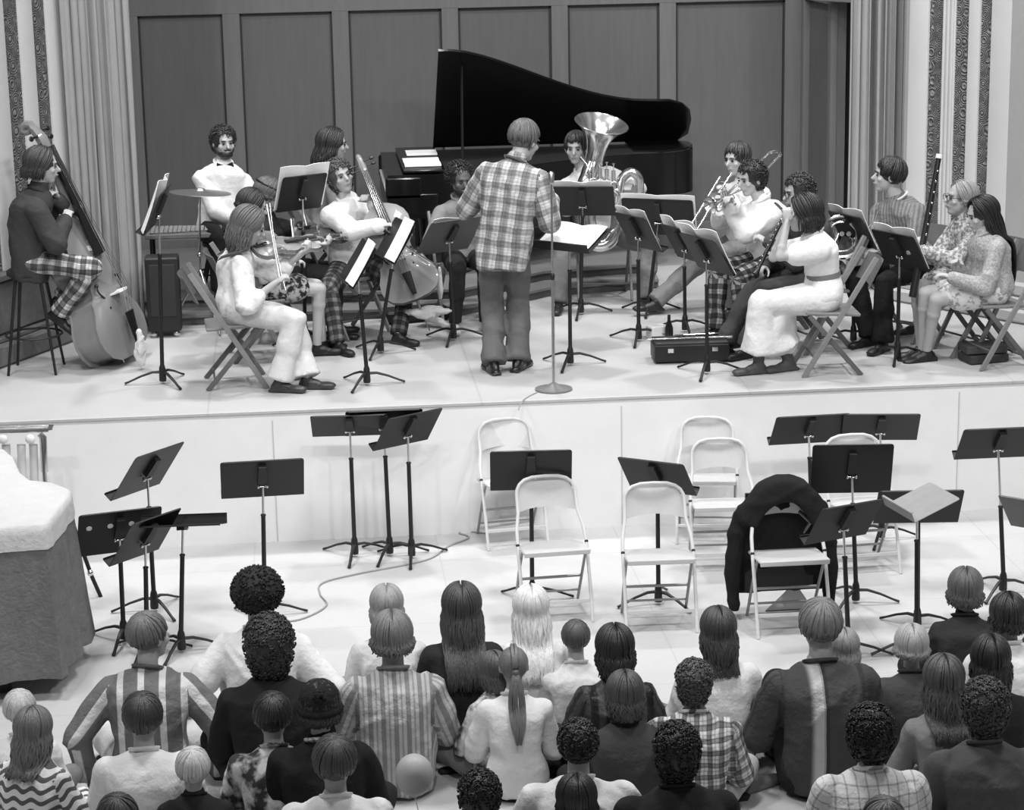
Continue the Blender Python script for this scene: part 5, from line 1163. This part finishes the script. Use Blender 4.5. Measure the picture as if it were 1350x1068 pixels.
coat()
P = at(1196, 668, dep(gnd(1208, 862, 0))-.1)
# cable
def cable(pts, z, label, r=.006):
    P = [gnd(x, y, z)+V(0, 0, r) for x, y in pts]; Q = []
    for i in range(len(P)-1):
        p0, p1, p2, p3 = P[max(0, i-1)], P[i], P[i+1], P[min(len(P)-1, i+2)]
        for t in np.linspace(0, 1, 8, endpoint=False): Q.append(.5*((2*p1)+(p2-p0)*t+(2*p0-5*p1+4*p2-p3)*t*t+(3*p1-p0-3*p2+p3)*t**3))
    Q.append(P[-1]); o = MB().tube(Q, r, 6).build('cable', M(150, .6, name='cable'), None, tuple(P[0])); tag(o, label, 'cable')
cable([(640, 704), (614, 702), (606, 704), (618, 710), (590, 722), (560, 740), (470, 758), (425, 770), (422, 784), (430, 800), (395, 818), (350, 822)], 0, 'thin cable curling across the hall floor from the stage front')
cable([(708, 518), (690, 528), (684, 541)], ST, 'short thin cable from the microphone stand to the stage edge', .004)
# ------------------------------------------------------------------ the audience
AG = 'children and adults seated on the hall floor'
def aud(px, top, s, label, o, h=0, **k):
    J = floor_sit(px, top, s, h, tot=o.pop('tot', .905), **k); o.setdefault('face', 0); o['s'] = s; o.setdefault('hk', {'long': 1.0, 'bob': 1.0, 'pony': 1.05, 'afro': 1.0, 'curly': 1.0, 'bigcurl': .96, 'bowl': 1.06}.get(o['hair'], 1.05 if top < 880 else 1.18)); o.setdefault('shoe', BLK2); return person(label, J, o, AG), J
H = hairm
V1 = stripes('panelled_shirt', 200, .105, .66, .74, .1)
STR = stripes('striped_coat', 186, .062, .34, .5, .2, lines=((.062, .12, .35, .6),))
SHN = stripes('shiny_striped_jacket', 70, .07, .5, .6, 0, lines=((.1, .2, .4, .3),), rough=.35)
PL2 = plaid('checked_shirt', 225, .058, .40, .62, .55, .3, .019)
BIG = stripes('broad_striped_shirt', 188, .60, .87, .86, .035, lines=((.20, .10, .35, .15),))
GRID = plaid('window_check_shirt', 226, .045, .14, .38, .38)
WAVY = stripes('wavy_striped_top', 226, .052, .40, .85, 0, wav=.010, axis=1)
FUR = blotch('spotted_fur_coat', 60, 214, 11, .5, .08)
CH = 0.78
A = [
 # (x, crown y, size, label, look, pose args)
 (509, 770, .92, 'person with fair shoulder-length hair directly beyond the one in the striped coat', dict(fem=1, hair='long', hl=.12, hm=H(150), top=PALE, bottom=GRY), dict()),
 (608, 769, 1.0, 'person with long brown hair down a dark jacket, in the farthest audience row', dict(fem=1, hair='long', hl=.34, vol=1.5, hm=H(66), top=cloth(44, 'dark_jacket'), bag=1.4, bottom=cloth(120, 'grey')), dict(pose='side', arms='lap')),
 (700, 772, .94, 'person with very pale blond hair in white, beyond the ponytail girl', dict(fem=1, hair='long', hl=.34, vol=1.4, hm=H(222, .5), top=WHS, bottom=LG), dict()),
 (338, 753, 1.04, 'person with a large round afro and a white shirt propped on one arm', dict(hair='afro', hl=.128, hm=H(26, .8), top=WHS, bag=1.6, bottom=cloth(205, 'pale_trousers', .08)), dict(arms='prop', pose='kneesup')),
 (190, 808, .98, 'man with straight receding hair in a boldly panelled shirt looking right', dict(hair='bowl', vol=1.1, hm=H(104), top=V1, bag=1.5, wide=1.12, bottom=PALE), dict(arms='prop', pose='cross', hdh=50)),
 (353, 816, 1.03, 'man with a mass of curly dark hair and a black jacket', dict(hair='bigcurl', hl=.10, vol=1.2, hm=H(52), top=cloth(34, 'black_jacket'), bag=1.3, wide=1.1, bottom=DK), dict(pose='cross')),
 (516, 806, 1.02, 'person with a light brown bob and a long vertically striped coat', dict(fem=0, hair='bob', hl=.06, vol=1.4, hm=H(118), top=STR, bag=1.5, hem=.05, flare=1.15, bottom=STR), dict(pose='kneesup', arms='knees')),
 (677, 852, .84, 'girl in a white blouse with a long ponytail tied at the neck', dict(fem=1, hair='pony', hl=.34, vol=1.1, hm=H(112), top=WHS, bag=1.6, hem=.04, flare=1.05, bottom=DK), dict(pose='side')),
 (652, 858, .76, 'child with straight dark hair half hidden left of the ponytail girl', dict(fem=1, hair='long', hl=.12, hm=H(84), top=FUR, bottom=GRY), dict(h=-20)),
 (759, 818, CH, 'child with short brown hair and a pale T-shirt left of the shiny striped jacket', dict(hair='short', hm=H(84), top=cloth(214, 'pale_tee', .06), sleeve='short', bag=1.5, bottom=cloth(90, 'grey')), dict(pose='side')),
 (811, 824, .94, 'person with smooth dark hair to the collar and a shiny striped jacket', dict(fem=1, hair='long', hl=.12, vol=1.5, hm=H(44), top=SHN, bag=1.5, bottom=DK), dict(arms='knees')),
 (824, 886, .86, 'person with shaggy brown hair and a charcoal sweater in front of the shiny jacket', dict(hair='long', hl=.10, vol=1.6, hm=H(78), top=cloth(66, 'charcoal_sweater'), bag=1.5, bottom=DK, wide=1.1), dict()),
 (948, 800, .93, 'person with long brown hair over a white shirt, centre right of the farthest row', dict(fem=1, hair='long', hl=.19, vol=1.2, hm=H(66), top=WHS, bag=1.6, hem=.03, bottom=cloth(120, 'grey')), dict(hdh=-6)),
 (915, 870, .90, 'person with wavy brown hair and a fine checked shirt', dict(hair='curly', hl=.06, hm=H(82), top=PL2, bag=1.7, bottom=LG), dict(pose='cross', h=8)),
 (1083, 791, 1.08, 'tall man with short fair-brown hair in a dark shirt with one broad pale stripe', dict(hair='short', vol=1.4, hm=H(122), top=BIG, bag=1.9, wide=1.08, fit=.02, hem=.04, bottom=DK), dict(pose='kneesup', arms='knees')),
 (1114, 828, .80, 'fair-haired child half hidden right of the tall man with the broad stripe', dict(fem=1, hair='long', hl=.14, hm=H(140), top=LG, bottom=GRY), dict()),
 (1203, 824, .84, 'child with parted fair hair and a hairband in a dark tee with white hem', dict(fem=1, hair='bob', hl=.05, vol=1.4, hm=H(168), top=cloth(74, 'dark_tee'), sleeve='short', bag=1.4, bottom=cloth(44, 'dark')), dict(h=5)),
 (1274, 749, .90, 'person with chin-length brown hair and a black sweater at the back right', dict(fem=1, hair='bob', hl=.08, vol=1.5, hm=H(92), top=cloth(50, 'black_sweater'), bottom=DK), dict(h=10)),
 (1331, 782, .92, 'dark-haired person in white cut by the right edge of the picture', dict(hair='bob', hl=.07, vol=1.5, hm=H(42), top=WHS, bottom=GRY), dict()),
 (1308, 838, .93, 'person with long smooth dark hair and dark clothes near the right edge', dict(fem=1, hair='long', hl=.16, vol=1.5, hm=H(40), top=cloth(42, 'dark'), bottom=DK), dict()),
 (1246, 866, .90, 'person with long wavy brown hair and a ribbed grey sweater', dict(fem=1, hair='long', hl=.26, vol=1.9, hm=H(80), top=cloth(132, 'ribbed_sweater'), sleeve='elbow', bottom=cloth(96, 'grey')), dict(pose='side')),
 (1301, 898, 1.0, 'broad person with bushy brown hair and a plain grey-brown sweater at the lower right', dict(hair='bigcurl', hl=.06, vol=.8, hm=H(64), top=cloth(86, 'brown_sweater'), wide=1.12, bag=1.5, bottom=DK), dict()),
 (1149, 934, .96, 'person with thick curly black hair and a white window-checked shirt', dict(hair='bigcurl', hl=.05, vol=1.0, hm=H(30), top=GRID, bag=1.8, wide=1.1, bottom=GRY), dict()),
 (893, 955, .98, 'person with curly black hair and a broad black sweater at the bottom', dict(hair='bigcurl', hl=.08, vol=.7, hm=H(34), top=cloth(40, 'black_sweater'), wide=1.18, bag=1.6, bottom=DK), dict()),
 (762, 950, .92, 'dark-haired person in a wide white shirt at the bottom centre', dict(hair='curly', hl=.0, hm=H(42), top=WHS, wide=1.2, bag=2.0, bottom=LG), dict(arms='knees')),
 (24, 914, .72, 'small fair-haired child cut by the left edge beyond the wavy striped top', dict(hair='short', vol=1.3, hm=H(190, .55), top=WHS, bottom=GRY), dict()),
 (186, 917, .90, 'boy with cropped dark hair and a white shirt at the lower left', dict(hair='short', vol=.8, hm=H(60), top=WHS, wide=1.1, bag=1.7, bottom=GRY), dict()),
 (40, 933, .84, 'girl with long light brown hair and a wavy striped top', dict(fem=1, hair='long', hl=.20, vol=1.5, hm=H(108), top=WAVY, bag=1.3, bottom=GRY), dict(h=25, arms='knees')),
 (253, 990, .72, 'toddler with white-blond hair and dark clothes at the bottom left', dict(hair='short', vol=1.2, hm=H(200, .55), top=DK, bottom=DK), dict()),
 (358, 917, .86, 'child with cropped dark hair and a white and spotted fur coat', dict(hair='short', vol=.9, hm=H(40), top=FUR, bag=1.7, bottom=GRY), dict()),
 (440, 975, .90, 'person with short brown hair and a white collar at the bottom', dict(hair='short', vol=1.2, hm=H(72), top=WHS, wide=1.15, bag=1.7, bottom=GRY), dict()),
 (632, 1018, .90, 'dark curly head rising at the bottom edge below the ponytail girl', dict(hair='curly', hl=.03, vol=1.3, hm=H(34), top=DK, bottom=DK), dict()),
 (760, 1022, .86, 'dark smooth head at the bottom edge in front of the wide white shirt', dict(fem=1, hair='long', hl=.15, vol=1.4, hm=H(40), top=DK, bottom=DK), dict()),
 (153, 1052, .84, 'crown of a brown head at the bottom edge in front of the boy in white', dict(hair='short', hm=H(70), top=GRY, bottom=DK), dict()),
 (1166, 1056, .84, 'crown of a fair-brown head at the bottom edge in front of the checked shirt', dict(hair='short', hm=H(100), top=GRY, bottom=DK), dict()),
]
for (x, y, s, lab, o, k) in A: aud(x, y, s, lab, o, **k)
# the woman with the knitted hat
def knit(root, off, g, R, s):
    KM = M(46, .95, spec=.1, nz=.3, ns=30, bump=.8, bs=140, name='knit'); b = MB(); b.ell(g((0, -.02, .040)), V(.100, .118, .098)*s, R, 22, 14); b.tube([g((.098*cos(R_(a)), -.02+.116*sin(R_(a)), .00)) for a in range(0, 361, 20)], .018*s, 8)
    h_ = b.fuse('knitted_hat', KM, root, off, .01, 2, wrinkle(.003, 70, 2)); b = MB(); rs = np.random.RandomState(5); c = g((0, -.11, .085))
    for i in range(70): b.ell(c+nrm(rs.normal(size=3))*.026*s, .011*s, I3, 6, 4)
    b.build('pompom', KM, h_, off)
_, J = aud(420, 898, .98, 'person in a dark knitted hat with a pompom and a fur-trimmed black coat', dict(fem=1, hair='bob', hl=.06, vol=1.2, hm=H(60), hat=[('knit', knit)], top=cloth(32, 'black_coat'), topname='coat', fit=.03, bag=1.5, wide=1.15, bottom=DK, collar_mat=blotch('fur_collar', 90, 226, 40, .5, .1)), pose='cross')
# balloon
P = at(546, 1022, dep(J['base'])-.35); r_ = MB(); r_.ell(P, (.085, .085, .097), I3, 28, 18); r_.ell(P-V(0, 0, .10), (.012, .012, .01)); tag(r_.build('balloon', M(178, .45, spec=.4, name='balloon'), None, tuple(P)), 'round pale grey balloon beside the fur-trimmed coat', 'balloon')
b = MB(); P2 = V(P[0], P[1], .0)
b.tube([P-V(0, 0, .105), P+V(.02, 0, -.2), V(P[0]-.01, P[1], .005)], .002, 5); tag(b.build('balloon_string', PAPER, None, tuple(P2)), 'thin string hanging from the grey balloon', 'string')
# grey coat lying over something beside the striped coat
B = gnd(520, 1040, 0); b = MB(); rs = np.random.RandomState(2)
for i in range(7): b.cap(B+V(-.06+.03*i, .05*sin(i), .02), B+V(-.10+.03*i, .03, .42-.02*i), .06, .045)
b.fuse('jacket', cloth(120, 'grey_jacket'), None, tuple(B), .014, 4, wrinkle(.012, 20, 3)); tag(bpy.data.objects['jacket'] if 'jacket' in bpy.data.objects and bpy.data.objects['jacket'].parent is None else [o for o in bpy.data.objects if o.name.startswith('jacket') and o.parent is None][0], 'grey jacket slung in a heap left of the balloon', 'jacket')
# bag and shoes on the floor between the rows
B = gnd(985, 985, 0); b = MB(); b.ell(B+V(0, 0, .07), (.13, .10, .08)); b.ell(B+V(.05, .03, .10), (.07, .06, .05)); tag(b.fuse('bag', blotch('dark_bag', 50, 120, 14, .5, .1), None, tuple(B), .012, 3, wrinkle(.006, 30, 4)), 'soft dark bag on the floor left of the broad-striped shirt', 'bag')
def loose_shoe(px, py, hdg, label, m):
    B = gnd(px, py, 0); d = hd(hdg); X = np.cross(d, V(0, 0, 1)); F_ = np.column_stack([X, d, V(0, 0, 1)]); b = MB()
    b.ell(B+F_@V(0, .07, .03), V(.04, .08, .028), F_); b.ell(B+F_@V(0, -.04, .045), V(.034, .075, .045), F_); b.box(B+F_@V(0, .01, .009), (.07, .24, .018), F_, .008); tag(b.fuse('shoe', m, None, tuple(B), .009, 2), label, 'shoe', 'shoes left on the floor')
loose_shoe(612, 985, -60, 'pale canvas shoe on the floor left of the ponytail girl', LG); loose_shoe(1000, 1040, 60, 'grey shoe on the floor left of the window-checked shirt', GRY)
# ------------------------------------------------------------------ camera, light
from mathutils import Matrix
cam = bpy.data.cameras.new('camera'); co = bpy.data.objects.new('camera', cam); COL.objects.link(co)
cam.sensor_width = 36; cam.lens = FPX/IW*36; cam.clip_end = 200
Mx = np.eye(4); Mx[:3, 0] = CR; Mx[:3, 1] = CU; Mx[:3, 2] = -CF; Mx[:3, 3] = CP
co.matrix_world = Matrix(Mx.tolist()); sc.camera = co
def lamp(name, kind, loc, target, power, size=1.0, sy=None, spot=None, blend=.5):
    l = bpy.data.lights.new(name, kind); l.energy = power; o = bpy.data.objects.new(name, l); COL.objects.link(o); o.location = loc
    o.rotation_euler = (Vector(target)-Vector(loc)).to_track_quat('-Z', 'Y').to_euler()
    if kind == 'AREA':
        l.shape = 'RECTANGLE'; l.size = size; l.size_y = sy or size
    elif kind == 'SPOT': l.shadow_soft_size = size; l.spot_size = R_(spot or 60); l.spot_blend = blend
    return o
LP = .60
for i, x in enumerate((-2.2, 1.5, 5.2)):
    lamp('stage_overhead_light', 'SPOT', (x, 17.2, 8.0), (x, 16.6, .9), 1500*LP, .28, spot=72, blend=.6)
for i, x in enumerate((-.8, 3.6)):
    lamp('added_back_fill', 'SPOT', (x, 16.9, 7.6), (x+.4, 20.4, 1.9), 420*LP, .3, spot=80, blend=.8)  # fill spots added to brighten the back wall
lamp('added_side_fill', 'SPOT', (1.6, 17.4, 7.4), (4.5, 20.1, 2.6), 620*LP, .3, spot=46, blend=.8)  # added fill to brighten the side return wall
lamp('added_side_fill', 'SPOT', (3.4, 15.6, 7.4), (5.1, 18.4, 2.6), 330*LP, .3, spot=34, blend=.8)  # added fill to brighten the right curtain
for i, x in enumerate((-3.5, .2, 3.6, 7.0)):
    lamp('balcony_front_light', 'SPOT', (x, 5.0, 8.2), (x*.75+.4, 15.4, .9), 1180*LP, .22, spot=58, blend=.7)
for i, x in enumerate((-2.6, 1.4, 5.4)):
    lamp('hall_ceiling_light', 'AREA', (x, 11.8, 8.5), (x, 12.0, 0), 470*LP, 1.2)
w = bpy.data.worlds.new('hall'); sc.world = w; w.use_nodes = True
w.node_tree.nodes['Background'].inputs[0].default_value = (1, 1, 1, 1); w.node_tree.nodes['Background'].inputs[1].default_value = .13
sc.view_settings.view_transform = 'Standard'; sc.view_settings.look = 'None'; sc.view_settings.gamma = 1; sc.view_settings.exposure = 0.09
sc.view_settings.use_curve_mapping = False
